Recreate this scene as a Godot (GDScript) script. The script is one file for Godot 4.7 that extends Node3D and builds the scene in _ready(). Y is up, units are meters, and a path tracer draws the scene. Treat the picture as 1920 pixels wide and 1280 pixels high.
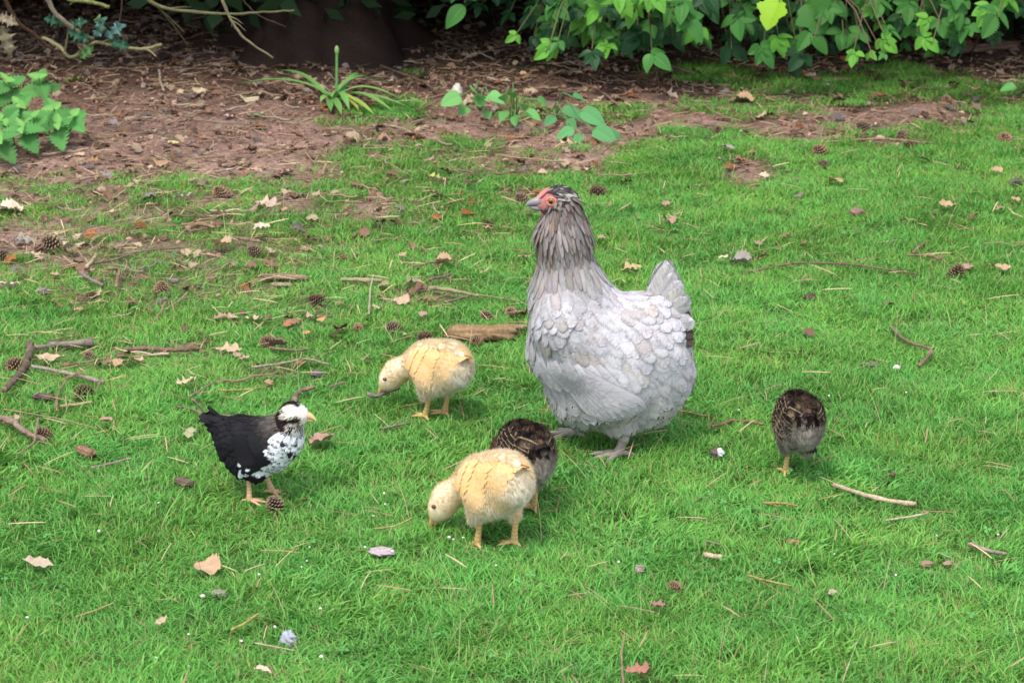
extends Node3D

# ------------------------------------------------------------------ view
const CAM_H := 1.5
const PITCH := 18.5          # degrees below the horizon
const FOCAL := 4554.0        # focal length in units of a 1920 x 1280 frame

var tones := {}
var cleared: Array[Vector3] = []      # x, z, radius: places where something lies on the lawn
var lie: FastNoiseLite
var patchy: FastNoiseLite

class Mesher:
	var v := PackedVector3Array()
	var c := PackedColorArray()
	var t := PackedInt32Array()

	func sheet(rows: int, cols: int, f: Callable, closed := false) -> void:
		# f(i, j) gives [position, colour]; column direction x row direction is the front
		var base := v.size()
		for i in rows:
			for j in cols:
				var r: Array = f.call(i, j)
				v.append(r[0])
				c.append(r[1])
		var last := cols if closed else cols - 1
		for i in rows - 1:
			for j in last:
				var a := base + i * cols + j
				var d := base + i * cols + (j + 1) % cols
				t.append_array([a, a + cols, d, d, a + cols, d + cols])

	func tube(p: Array, r: Array, sides: int, col: Callable, lumpy := 0.0, rng: RandomNumberGenerator = null) -> void:
		var n := p.size()
		var base := v.size()
		var u := Vector3.UP
		for i in n:
			var d: Vector3 = (p[mini(i + 1, n - 1)] - p[maxi(i - 1, 0)]).normalized()
			if i == 0:
				u = d.cross(Vector3(0.31, 0.77, 0.56)).normalized()
			u = (u - d * u.dot(d)).normalized()
			var w := d.cross(u)
			for j in sides:
				var an := TAU * j / sides
				var k := 1.0 + (rng.randf_range(-lumpy, lumpy) if rng else 0.0)
				v.append(p[i] + (u * cos(an) + w * sin(an)) * r[i] * k)
				c.append(col.call(float(i) / maxi(n - 1, 1)))
		for i in n - 1:
			for j in sides:
				var a := base + i * sides + j
				var d := base + i * sides + (j + 1) % sides
				t.append_array([a, a + sides, d, d, a + sides, d + sides])
		for e in [0, n - 1]:                # closed ends
			var m := v.size()
			v.append(p[e])
			c.append(col.call(0.0 if e == 0 else 1.0))
			for j in sides:
				var a: int = base + e * sides + j
				var d: int = base + e * sides + (j + 1) % sides
				t.append_array([m, a, d] if e == 0 else [m, d, a])

	func ball(at: Vector3, r: Vector3, col: Color, rows := 8, cols := 12) -> void:
		sheet(rows + 1, cols, func(i, j):
			var la: float = PI * i / rows - PI / 2
			var lo: float = TAU * j / cols
			return [at + Vector3(cos(la) * cos(lo), sin(la), -cos(la) * sin(lo)) * r, col], true)

	func build(flat := false) -> ArrayMesh:
		var vv := v
		var cc := c
		var tt := t
		if flat:
			vv = PackedVector3Array()
			cc = PackedColorArray()
			tt = PackedInt32Array()
			for i in t:
				tt.append(vv.size())
				vv.append(v[i])
				cc.append(c[i])
		var n := PackedVector3Array()
		n.resize(vv.size())
		for i in range(0, tt.size(), 3):
			var a := tt[i]
			var b := tt[i + 1]
			var d := tt[i + 2]
			var f := (vv[d] - vv[a]).cross(vv[b] - vv[a])
			n[a] += f
			n[b] += f
			n[d] += f
		for i in n.size():
			n[i] = n[i].normalized() if n[i].length_squared() > 1e-24 else Vector3.UP
		var arr := []
		arr.resize(Mesh.ARRAY_MAX)
		arr[Mesh.ARRAY_VERTEX] = vv
		arr[Mesh.ARRAY_NORMAL] = n
		arr[Mesh.ARRAY_COLOR] = cc
		arr[Mesh.ARRAY_INDEX] = tt
		var m := ArrayMesh.new()
		m.add_surface_from_arrays(Mesh.PRIMITIVE_TRIANGLES, arr)
		return m

class Flesh:
	# a body as tapered capsules joined by a smooth minimum
	var a := PackedVector3Array()
	var ba := PackedVector3Array()
	var ra := PackedFloat32Array()
	var dr := PackedFloat32Array()
	var inv := PackedFloat32Array()
	var info: Array = []
	var k := 0.02
	var squash := 1.0

	func add(p: Vector3, q: Vector3, r: float, s: float, more := {}) -> void:
		a.append(p)
		ba.append(q - p)
		ra.append(r)
		dr.append(s - r)
		inv.append(1.0 / maxf((q - p).length_squared(), 1e-9))
		info.append(more)

	func one(i: int, p: Vector3) -> float:
		var pa := p - a[i]
		var h := clampf(pa.dot(ba[i]) * inv[i], 0.0, 1.0)
		return (pa - ba[i] * h).length() - ra[i] - dr[i] * h

	func dist(p0: Vector3) -> float:
		var p := Vector3(p0.x, p0.y, p0.z / squash)
		var d := 10.0
		for i in a.size():
			var pa := p - a[i]
			var h := clampf(pa.dot(ba[i]) * inv[i], 0.0, 1.0)
			var x := (pa - ba[i] * h).length() - ra[i] - dr[i] * h
			var e := maxf(k - absf(d - x), 0.0)
			d = minf(d, x) - e * e * 0.25 / k
		return d

	func normal(p: Vector3) -> Vector3:
		var e := 0.0015
		return Vector3(dist(p + Vector3(e, 0, 0)) - dist(p - Vector3(e, 0, 0)), dist(p + Vector3(0, e, 0)) - dist(p - Vector3(0, e, 0)), dist(p + Vector3(0, 0, e)) - dist(p - Vector3(0, 0, e))).normalized()

	func onto(p: Vector3) -> Vector3:
		for i in 3:
			p -= normal(p) * dist(p)
		return p

	func side(x: float, y: float, s: float) -> Vector3:
		# the surface point at that height and length on one flank; where there is none, the nearest surface
		var last := 0.0
		for i in range(40, -1, -1):
			var z := 0.005 * i
			if dist(Vector3(x, y, z * s)) < 0.0:
				last = z
				break
			last = -1.0
		if last < 0.0:
			return onto(Vector3(x, y, 0.012 * s))
		return onto(Vector3(x, y, (last + 0.002) * s))

	func mix_at(p: Vector3) -> Dictionary:
		var q := Vector3(p.x, p.y, p.z / squash)
		var ds := []
		var least := 10.0
		for i in a.size():
			ds.append(one(i, q))
			least = minf(least, ds[i])
		var flow := Vector3.ZERO
		var length := 0.0
		var width := 0.0
		var col := Color(0, 0, 0)
		var lift := 0.0
		var total := 0.0
		var best := 0.0
		var style := ""
		for i in a.size():
			var w := exp(-(ds[i] - least) / 0.010)
			if w < 0.01:
				continue
			var f: Dictionary = info[i]
			flow += f.flow * w
			length += f.len * w
			width += f.wid * w
			lift += f.get("lift", 0.15) * w
			col += f.col * w
			total += w
			if w > best:
				best = w
				style = f.style
		return {"flow": flow, "len": length / total, "wid": width / total, "lift": lift / total, "col": col / total, "style": style}

	func net(cell: float, paint: Callable, into: Mesher = null) -> Mesher:
		var lo := Vector3(9, 9, 9)
		var hi := -lo
		for i in a.size():
			for q in [a[i], a[i] + ba[i]]:
				var r := maxf(ra[i], ra[i] + dr[i]) + 2 * cell
				lo = lo.min(Vector3(q.x - r, q.y - r, (q.z - r) * squash))
				hi = hi.max(Vector3(q.x + r, q.y + r, (q.z + r) * squash))
		var nx := int((hi.x - lo.x) / cell) + 2
		var ny := int((hi.y - lo.y) / cell) + 2
		var nz := int((hi.z - lo.z) / cell) + 2
		var g := PackedFloat32Array()
		g.resize(nx * ny * nz)
		var at := 0
		for z in nz:
			for y in ny:
				var x := 0
				while x < nx:
					var d := dist(lo + Vector3(x, y, z) * cell)
					g[at] = d
					at += 1
					x += 1
					var jump := int((absf(d) - 0.01) / cell / 1.2)     # far from the skin: the sign cannot change yet
					while jump > 0 and x < nx:
						g[at] = d
						at += 1
						x += 1
						jump -= 1
		var m := into if into else Mesher.new()
		var id := PackedInt32Array()
		id.resize(nx * ny * nz)
		id.fill(-1)
		var st := [1, nx, nx * ny]
		for z in nz - 1:
			for y in ny - 1:
				for x in nx - 1:
					var o := x + y * nx + z * nx * ny
					var n := 0
					for c8 in 8:
						if g[o + (c8 & 1) + (c8 >> 1 & 1) * nx + (c8 >> 2) * nx * ny] < 0.0:
							n += 1
					if n == 0 or n == 8:
						continue
					var p := lo + (Vector3(x, y, z) + Vector3(0.5, 0.5, 0.5)) * cell
					p = onto(p)
					id[o] = m.v.size()
					m.v.append(p)
					m.c.append(paint.call(p))
		for z in range(1, nz - 1):
			for y in range(1, ny - 1):
				for x in range(1, nx - 1):
					var o := x + y * nx + z * nx * ny
					for ax in 3:
						var s0 := g[o] < 0.0
						if s0 == (g[o + st[ax]] < 0.0):
							continue
						var u: int = st[(ax + 1) % 3]
						var w: int = st[(ax + 2) % 3]
						var q := [id[o], id[o - u], id[o - u - w], id[o - w]]
						if q.min() < 0:
							continue
						if s0:
							m.t.append_array([q[0], q[2], q[1], q[0], q[3], q[2]])
						else:
							m.t.append_array([q[0], q[1], q[2], q[0], q[2], q[3]])
		return m

# ------------------------------------------------------------------ small helpers
func ray(px: float, py: float) -> Vector3:
	return Basis(Vector3.RIGHT, -deg_to_rad(PITCH)) * Vector3((px - 960.0) / FOCAL, -(py - 640.0) / FOCAL, -1.0)

func land(x: float, z: float) -> float:
	return lie.get_noise_2d(x, z) * 0.012 * smoothstep(-1.0, -3.0, z)

func on_ground(px: float, py: float, up := 0.0) -> Vector3:
	# where the lawn is, at this place of the plan
	var d := ray(px, py)
	var p := d * ((up - CAM_H) / d.y)
	return Vector3(p.x, land(p.x, p.z) + up, p.z)

func away(px: float, py: float, z: float) -> Vector3:
	var d := ray(px, py)
	return Vector3(0, CAM_H, 0) + d * (z / -d.z)

func per_metre(py: float) -> float:
	return FOCAL / (CAM_H / -ray(960, py).y)

func lin(r: float, g: float, b: float) -> Color:
	return Color(r, g, b)

func plain(col := Color(1, 1, 1), rough := 0.85, spec := 0.35, back := 0.0, tex: Texture2D = null, relief: Texture2D = null, relief_cm := 0.1, scale := 1.0) -> StandardMaterial3D:
	var m := StandardMaterial3D.new()
	m.vertex_color_use_as_albedo = true
	m.albedo_color = col.linear_to_srgb()
	m.roughness = rough
	m.metallic_specular = spec
	m.cull_mode = BaseMaterial3D.CULL_DISABLED
	if back > 0.0:
		m.backlight_enabled = true
		m.backlight = Color(back, back, back).linear_to_srgb()
	if tex:
		m.albedo_texture = tex
		m.uv1_triplanar = true
		m.uv1_scale = Vector3.ONE * scale
	if relief:
		m.uv1_triplanar = true
		m.uv1_scale = Vector3.ONE * scale
		m.heightmap_enabled = true
		m.heightmap_texture = relief
		m.heightmap_scale = relief_cm
	return m

func tone(col: Color, rough := 0.8, back := 0.0) -> StandardMaterial3D:
	# one shared material per tone
	var s := col.linear_to_srgb()
	var q := Color(snappedf(s.r, 0.014), snappedf(s.g, 0.014), snappedf(s.b, 0.014))
	var key := [q, rough, back]
	if not tones.has(key):
		tones[key] = plain(q.srgb_to_linear(), rough, 0.3, back)
	return tones[key]

func grain(freq: float, seed_: int, lo: float, hi: float, size := 512, octaves := 5, type := FastNoiseLite.TYPE_SIMPLEX_SMOOTH) -> NoiseTexture2D:
	var n := FastNoiseLite.new()
	n.seed = seed_
	n.noise_type = type
	n.frequency = freq
	n.fractal_octaves = octaves
	n.fractal_gain = 0.6
	var t := NoiseTexture2D.new()
	t.width = size
	t.height = size
	t.seamless = true
	t.noise = n
	var g := Gradient.new()
	g.set_color(0, Color(lo, lo, lo))
	g.set_color(1, Color(hi, hi, hi))
	t.color_ramp = g
	return t

func mesh_node(called: String, mesh: Mesh, mat: Material, parent: Node, at := Transform3D()) -> MeshInstance3D:
	var o := MeshInstance3D.new()
	o.name = called
	o.mesh = mesh
	o.material_override = mat
	o.transform = at
	parent.add_child(o, true)
	return o

func many(called: String, mesh: Mesh, mat: Material, parent: Node, at: Array, cols: PackedColorArray) -> MultiMeshInstance3D:
	var b := PackedFloat32Array()
	b.resize(at.size() * 16)
	var k := 0
	for i in at.size():
		var x: Transform3D = at[i]
		var s := x.basis
		var row := [s.x.x, s.y.x, s.z.x, x.origin.x, s.x.y, s.y.y, s.z.y, x.origin.y, s.x.z, s.y.z, s.z.z, x.origin.z, cols[i].r, cols[i].g, cols[i].b, 1.0]
		for q in 16:
			b[k + q] = row[q]
		k += 16
	var mm := MultiMesh.new()
	mm.transform_format = MultiMesh.TRANSFORM_3D
	mm.use_colors = true
	mm.mesh = mesh
	mm.instance_count = at.size()
	mm.buffer = b
	var o := MultiMeshInstance3D.new()
	o.name = called
	o.multimesh = mm
	o.material_override = mat
	o.set_meta("kind", "stuff")
	parent.add_child(o, true)
	return o

func tag(o: Node, label: String, category: String, group := "") -> Node:
	o.set_meta("label", label)
	o.set_meta("category", category)
	if group:
		o.set_meta("group", group)
	return o

func thing(called: String, label: String, category: String, at := Vector3.ZERO, turn := 0.0, group := "") -> Node3D:
	var o := Node3D.new()
	o.name = called
	o.position = at
	o.rotation.y = turn
	add_child(o, true)
	tag(o, label, category, group)
	return o

func rand(seed_: int) -> RandomNumberGenerator:
	var r := RandomNumberGenerator.new()
	r.seed = seed_
	return r

func facing(y: Vector3, z: Vector3, size: Vector3, at: Vector3) -> Transform3D:
	# y along the piece, z out of its face
	var yy := y.normalized()
	var xx := yy.cross(z)
	xx = xx.normalized() if xx.length_squared() > 1e-12 else yy.cross(Vector3(0.3, 0.5, 0.8)).normalized()
	var zz := xx.cross(yy)
	return Transform3D(Basis(xx * size.x, yy * size.y, zz * size.z), at)

# ------------------------------------------------------------------ feathers and down
func feather_mesh(kind: String, seed_: int) -> ArrayMesh:
	# one unit long, one unit wide; the colours are a pattern to be multiplied by a tone
	var r := rand(seed_)
	var m := Mesher.new()
	var ts := [0.0, 0.2, 0.42, 0.62, 0.78, 0.90, 0.96, 1.0]
	var us := [-1.0, -0.86, -0.45, 0.0, 0.45, 0.86, 1.0]
	var rows := ts.size()
	var cols := us.size()
	var ragged := []
	for i in rows * cols:
		ragged.append(r.randf_range(-1, 1))
	var sweep := r.randf_range(-0.07, 0.07)
	var split := r.randi_range(1, 5)
	m.sheet(rows, cols, func(i, j):
		var t: float = ts[i]
		var u: float = us[j]
		var w: float
		match kind:
			"contour", "spotted":
				w = lerpf(0.62, 1.0, minf(1.0, t * 1.8)) * pow(maxf(0.0, 1.0 - pow(t, 5.0)), 0.5)
			"hackle":
				w = pow(1.0 - t, 0.50) * (0.55 + 0.85 * t)
			"fluff":
				w = lerpf(0.6, 1.0, t) * pow(maxf(0.0, 1.0 - pow(t, 6.0)), 0.45)
			_:
				w = minf(1.0, 0.45 + 2.2 * t) * (1.0 if t < 0.75 else sqrt(maxf(0.0, 1.0 - pow((t - 0.75) / 0.25, 2.0))))
		w = maxf(w, 0.05)
		var rough: float = ragged[i * cols + j]
		var x: float = u * 0.5 * w * (1.0 + 0.07 * rough * t) + sweep * t * t
		var y: float = t - 0.10 * u * u * (1.0 - t) + 0.02 * rough * t
		if kind == "fluff":
			y += (0.10 if j % 2 == 1 else -0.05) * t * t + 0.05 * rough * t
			x += 0.05 * rough * t
		elif j == split and i >= rows - 3:
			y -= 0.06
		var z: float = -(0.10 if kind == "flight" else 0.05 if kind == "quill" else 0.09) * u * u * w - (0.12 if kind != "flight" and kind != "quill" else 0.30) * t * t + 0.02 * sin(9.0 * t + 2.0 * u + seed_) + 0.012 * rough * t
		var edge: bool = j == 0 or j == 6 or i >= rows - 1
		var k := 1.0
		if kind == "quill":
			k = 0.95 if edge else 1.0
		elif edge and kind != "fluff":
			k = 0.50 if kind != "flight" else 0.72
		elif j == 3:
			k = 0.90
		else:
			k = 1.0 - 0.05 * rough
		var col := Color(k, k, k * 1.01)
		if kind == "streaked":
			col = Color(0.020, 0.018, 0.018)
			if (j == 3 and i > 0) or (i >= rows - 2 and j != 1 and j != 5):
				col = Color(0.50, 0.34, 0.18)
			if (j == 0 or j == 6) and i % 3 == 1:
				col = Color(0.34, 0.22, 0.12)
		if kind == "spotted":
			col = Color(0.80, 0.82, 0.86) if not edge and t < 0.95 else Color(0.04, 0.04, 0.045)
		return [Vector3(x, y, z), col])
	if kind == "quill":
		return m.build()
	# barbs: fine strands from the shaft out over the edge, so that the vane frays
	for i in 30:
		for side in [-1.0, 1.0]:
			var t := 0.12 + 0.80 * (i + r.randf_range(-0.4, 0.4)) / 30.0
			var t2 := minf(t + r.randf_range(0.10, 0.22), 1.03)
			var w := 0.5
			match kind:
				"hackle":
					w = 0.5 * pow(maxf(0.0, 1.0 - minf(t2, 1.0)), 0.50) * (0.55 + 0.85 * t2)
				"contour", "spotted":
					w = 0.5 * pow(maxf(0.0, 1.0 - pow(minf(t2, 1.0), 5.0)), 0.5)
				"fluff":
					w = 0.5 * pow(maxf(0.0, 1.0 - pow(minf(t2, 1.0), 6.0)), 0.45)
				_:
					w = 0.5 * (1.0 if t2 < 0.75 else sqrt(maxf(0.0, 1.0 - pow((minf(t2, 1.0) - 0.75) / 0.25, 2.0))))
			w = w * r.randf_range(0.80, 1.16 if kind != "fluff" else 1.4) + 0.02
			var a := Vector3(0.02 * side, t, -0.12 * t * t + 0.012)
			var b := Vector3(w * side, t2, -0.12 * t2 * t2 - 0.10 * w + 0.020 + r.randf_range(0.0, 0.02))
			if kind == "flight":
				a.z = -0.30 * t * t + 0.012
				b.z = -0.30 * t2 * t2 - 0.04 * w + 0.014
			var mid := a.lerp(b, 0.55) + Vector3(0, -0.02, 0.012)
			var k := r.randf_range(0.82, 1.10)
			var col := Color(k, k, k * r.randf_range(0.97, 1.03))
			if kind == "streaked":
				col = Color(0.02, 0.018, 0.018) if r.randf() < 0.8 else Color(0.35, 0.25, 0.15)
			elif kind == "spotted":
				col = Color(0.80, 0.82, 0.86) * k if t2 < 0.9 else Color(0.04, 0.04, 0.045)
			var o := m.v.size()
			var h := Vector3(0, 0.012, 0)
			m.v.append_array([a - h, a + h, mid - h * 1.3, mid + h * 1.3, b])
			var end := col if kind == "streaked" or kind == "spotted" else col * (0.60 if kind != "fluff" else 0.85)
			m.c.append_array([col, col, col, col, end])
			m.t.append_array([o, o + 1, o + 3, o, o + 3, o + 2, o + 2, o + 3, o + 4] if side > 0 else [o, o + 3, o + 1, o, o + 2, o + 3, o + 2, o + 4, o + 3])
	return m.build()

func down_mesh(seed_: int, n := 13, thin := 0.030) -> ArrayMesh:
	var r := rand(seed_)
	var m := Mesher.new()
	for i in n:
		var an := r.randf() * TAU
		var tip := Vector3(cos(an) * r.randf_range(0.05, 0.45), r.randf_range(0.7, 1.0), sin(an) * r.randf_range(0.05, 0.45))
		var b := Vector3(cos(an + 1.0), 0, sin(an + 1.0)) * 0.12
		var s := Vector3(sin(an), 0, -cos(an)) * thin
		var o := m.v.size()
		var g := r.randf_range(0.88, 1.05)
		m.v.append_array([b - s, b + s, (b + tip) * 0.55 + s * 0.8, (b + tip) * 0.55 - s * 0.8, tip])
		for q in 5:
			m.c.append(Color(g, g, g))
		m.t.append_array([o, o + 1, o + 2, o, o + 2, o + 3, o + 3, o + 2, o + 4])
	return m.build()

var feathers := {}
var fuzz: ArrayMesh

func clothe(f: Flesh, skin: Mesher, tries: int, r: RandomNumberGenerator, paint: Callable, keep = null) -> Array:
	# places on the skin, each with the piece that grows there: [transform, colour, style, how much of it is seen from its left]
	var sums := PackedFloat32Array()
	var sum := 0.0
	for i in range(0, skin.t.size(), 3):
		sum += (skin.v[skin.t[i + 1]] - skin.v[skin.t[i]]).cross(skin.v[skin.t[i + 2]] - skin.v[skin.t[i]]).length()
		sums.append(sum)
	var grid := {}
	var out := []
	for n in tries:
		var k := sums.bsearch(r.randf() * sum) * 3
		if k >= skin.t.size():
			continue
		var u := sqrt(r.randf())
		var w := r.randf()
		var p: Vector3 = skin.v[skin.t[k]] * (1 - u) + skin.v[skin.t[k + 1]] * u * (1 - w) + skin.v[skin.t[k + 2]] * u * w
		if keep != null and not keep.call(p):
			continue
		var q := f.mix_at(p)
		if q.style == "bare":
			continue
		var nn := f.normal(p)
		var flow: Vector3 = q.flow - nn * nn.dot(q.flow)
		flow = flow.normalized() if flow.length() > 0.02 else Vector3(-1, -0.5, 0).normalized()
		var across := flow.cross(nn)
		var hairy: bool = q.style == "down"
		var gap: float = (q.len * 0.30) if hairy else maxf(q.wid * 0.5, q.len * 0.3)
		var cell := 0.012
		var ok := true
		var ci := Vector3i((p / cell).floor())
		var reach := int(ceil(gap / cell))
		for dx in range(-reach, reach + 1):
			for dy in range(-reach, reach + 1):
				for dz in range(-reach, reach + 1):
					for e: Vector3 in grid.get(ci + Vector3i(dx, dy, dz), []):
						var d := p - e
						var along: float = d.dot(flow) / (q.len * (0.16 if hairy else 0.33))
						var side: float = d.dot(across) / (q.len * 0.16 if hairy else q.wid * 0.50)
						if along * along + side * side < 1.0:
							ok = false
							break
					if not ok:
						break
				if not ok:
					break
			if not ok:
				break
		if not ok:
			continue
		if not grid.has(ci):
			grid[ci] = []
		grid[ci].append(p)
		var col: Color = paint.call(p, q.col, r)
		var lift: float = q.lift + r.randf_range(-0.04, 0.06)
		var dir := (flow + across * r.randf_range(-0.12, 0.12)).normalized()
		if hairy:
			dir = (dir * cos(lift) + nn * sin(lift)).normalized()
			var s: float = q.len * r.randf_range(0.75, 1.25)
			out.append([facing(dir, nn, Vector3(s, s, s), p - nn * 0.002), col, "down", 0.0])
		else:
			var along := (dir * cos(lift) + nn * sin(lift)).normalized()
			var roll := (nn * cos(lift) - dir * sin(lift) + across * r.randf_range(-0.07, 0.07)).normalized()
			var s := Vector3(q.wid * r.randf_range(0.9, 1.15), q.len * r.randf_range(0.88, 1.14), q.wid)
			out.append([facing(along, roll, s, p + nn * 0.0012 - dir * q.len * 0.3), col, q.style, (nn.dot(Vector3(0, 0.35, -0.93)) if q.style != "down" else 0.0) * q.len * q.wid])
	return out

func dress(bird: Node3D, list: Array, singles: int, rough := 0.75) -> void:
	# those that show largest become parts of their own, the rest one part per kind
	var by := {}
	var lone := []
	for e in list:
		if e[2] != "down":
			lone.append(e)
	lone.sort_custom(func(x, y): return x[3] > y[3])
	for i in lone.size():
		var e: Array = lone[i]
		if i < singles:
			mesh_node("feather", feathers[e[2]][i % 4], tone(e[1], rough, 0.10), bird, e[0])
		else:
			by.get_or_add(e[2], []).append(e)
	for e in list:
		if e[2] == "down":
			by.get_or_add("down", []).append(e)
	for kind in by:
		var at := []
		var cols := PackedColorArray()
		for e in by[kind]:
			at.append(e[0])
			cols.append(e[1])
		if kind == "down":
			many("down", fuzz, plain(Color(1, 1, 1), 0.85, 0.15, 0.8), bird, at, cols)
			continue
		for v in 4:
			var part := []
			var pc := PackedColorArray()
			for i in range(v, at.size(), 4):
				part.append(at[i])
				pc.append(cols[i])
			if part.size():
				many("plumage", feathers[kind][v], plain(Color(1, 1, 1), 0.8, 0.2, 0.10), bird, part, pc)

func hugging_feather(f: Flesh, kind: String, root: Vector3, tip: Vector3, s: float, wid: float, off: float, col: Color, parent: Node, seed_: int, rise := 0.0025) -> void:
	# a feather moulded to the flank, its upper edge tucked under the next
	var a := f.side(root.x, root.y, s)
	var b := f.side(tip.x, tip.y, s)
	var up := f.normal(a).cross(b - a).normalized()
	if up.y < 0:
		up = -up
	var rg := rand(seed_)
	var m := Mesher.new()
	var rows := 9
	var us := [-1.0, -0.15, 0.0, 0.15, 1.0] if kind == "streaked" else [-1.0, -0.80, 0.0, 0.80, 1.0]
	var wave := rg.randf_range(-0.06, 0.06)
	m.sheet(rows, 5, func(i, j):
		var t: float = [0.0, 0.16, 0.34, 0.52, 0.70, 0.83, 0.92, 0.975, 1.0][i]
		var u: float = us[j] if s < 0 else us[4 - j]
		var w: float = wid * 0.5 * minf(1.0, 0.5 + 2.0 * t) * (1.0 if t < 0.7 else sqrt(maxf(0.02, 1.0 - pow((t - 0.7) / 0.3, 2.0))))
		var p := a.lerp(b, t) + up * (u * w + wave * wid * sin(t * 5.0))
		p = f.onto(p)
		var n := f.normal(p)
		p += n * (off * minf(1.0, 0.35 + t * 2.0) + rise * t * t + (0.0009 if j == 2 else 0.0) - u * 0.0008)
		var edge: bool = absf(u) > 0.9 or i == rows - 1
		var c := col * (0.84 if edge and kind == "quill" else 0.86 if edge else 0.95 if j == 2 else rg.randf_range(0.97, 1.03))
		if kind == "streaked":
			c = Color(0.020, 0.018, 0.018)
			if (j == 2 and i > 0) or (i >= rows - 1) or (edge and i % 3 == 1 and rg.randf() < 0.6):
				c = Color(0.38, 0.27, 0.16) * rg.randf_range(0.7, 1.1)
		elif kind == "laced":
			c = col * (0.62 if edge else 0.88 if j == 2 else rg.randf_range(0.97, 1.03))
		return [p, c])
	if kind == "laced":
		var out := f.normal(f.onto((a + b) * 0.5))
		for i in 44:
			var row := rg.randf_range(0.6, rows - 2.2)
			var i0 := int(row)
			var i1 := mini(i0 + 1 + rg.randi() % 2, rows - 1)
			var e := 0 if i % 2 == 0 else 4
			var p := m.v[i0 * 5 + 2].lerp(m.v[(i0 + 1) * 5 + 2], row - i0) + out * 0.0012
			var q := p.lerp(m.v[i1 * 5 + e], rg.randf_range(0.8, 1.12)) + out * rg.randf_range(0.0010, 0.0026)
			var d := (b - a).normalized() * wid * 0.022
			var k := rg.randf_range(0.80, 1.12)
			var o := m.v.size()
			m.v.append_array([p - d, p + d, q])
			m.c.append_array([col * k, col * k, col * k * 0.62])
			m.t.append_array([o, o + 1, o + 2] if (e == 4) == (s < 0) else [o, o + 2, o + 1])
	mesh_node("feather", m.build(), soft_vane, parent)

var soft_vane: StandardMaterial3D

func bird_leg(bird: Node3D, knee: Vector3, hock: Vector3, foot: Vector3, ahead: Vector3, r: float, toe: float, col: Color, seed_: int, lifted := false) -> void:
	var m := Mesher.new()
	var rg := rand(seed_)
	var pale := col.lerp(Color(0.5, 0.42, 0.32), 0.35)
	var skin := func(t): return col.lerp(pale, t * 0.4)
	var pts := [knee, knee.lerp(hock, 0.6)]
	var rr0 := [r * 1.5, r * 1.25]
	for i in 16:
		var t := i / 15.0
		pts.append(hock.lerp(foot, t))
		rr0.append(r * (1.25 - 0.35 * sin(PI * t)) * (1.05 if i % 2 == 0 else 0.95))
	m.tube(pts, rr0, 10, func(t): return skin.call(t) * (1.12 if int(t * 17.0 + 0.5) % 2 == 0 else 0.78), 0.05, rg)
	m.ball(foot, Vector3(r * 1.35, r * 1.0, r * 1.35), col, 6, 10)
	var drop := -0.6 if lifted else 0.0
	for an in [-0.62, 0.0, 0.62, PI - 0.25]:
		var d := ahead.rotated(Vector3.UP, an)
		var l: float = toe * (1.0 if an == 0.0 else 0.55 if absf(an) > 2 else 0.82)
		var p := []
		var rr := []
		for i in 7:
			var t := i / 6.0
			var h := 0.0025 + sin(t * PI) * r * 0.35 + (1 - t) * (foot.y - 0.0025) * (1 - t)
			if lifted:
				h = foot.y + drop * l * t * t
			p.append(Vector3(foot.x, h, foot.z) + d * l * t)
			rr.append(r * lerpf(0.78, 0.36, t) * (1.12 if i % 2 == 0 else 0.92) * (0.4 if i == 6 else 1.0))
		m.tube(p, rr, 8, func(t): return col.lerp(pale, 0.3) if t < 0.9 else Color(0.42, 0.36, 0.3))
	mesh_node("leg", m.build(), plain(Color(1, 1, 1), 0.55, 0.4), bird)

func eye_part(bird: Node3D, at: Vector3, out: Vector3, r: float, iris: Color, called := "eye") -> void:
	var m := Mesher.new()
	m.ball(Vector3.ZERO, Vector3(r, r, r), iris)
	var e := mesh_node(called, m.build(), plain(Color(1, 1, 1), 0.12, 0.6), bird, Transform3D(Basis(), at))
	var q := Mesher.new()
	q.ball(Vector3.ZERO, Vector3(r * 0.62, r * 0.62, r * 0.62), Color(0.006, 0.005, 0.005))
	mesh_node("pupil", q.build(), plain(Color(1, 1, 1), 0.08, 0.6), e, Transform3D(Basis(), out.normalized() * r * 0.52))

# ------------------------------------------------------------------ the hen
func hp(px: float, py: float, z := 0.0) -> Vector3:
	# the hen's own side elevation, drawn at 1100 units to the metre, facing +x
	return Vector3((1140.0 - px) / 1100.0, (840.0 - py) / 1027.0, z)

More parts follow.
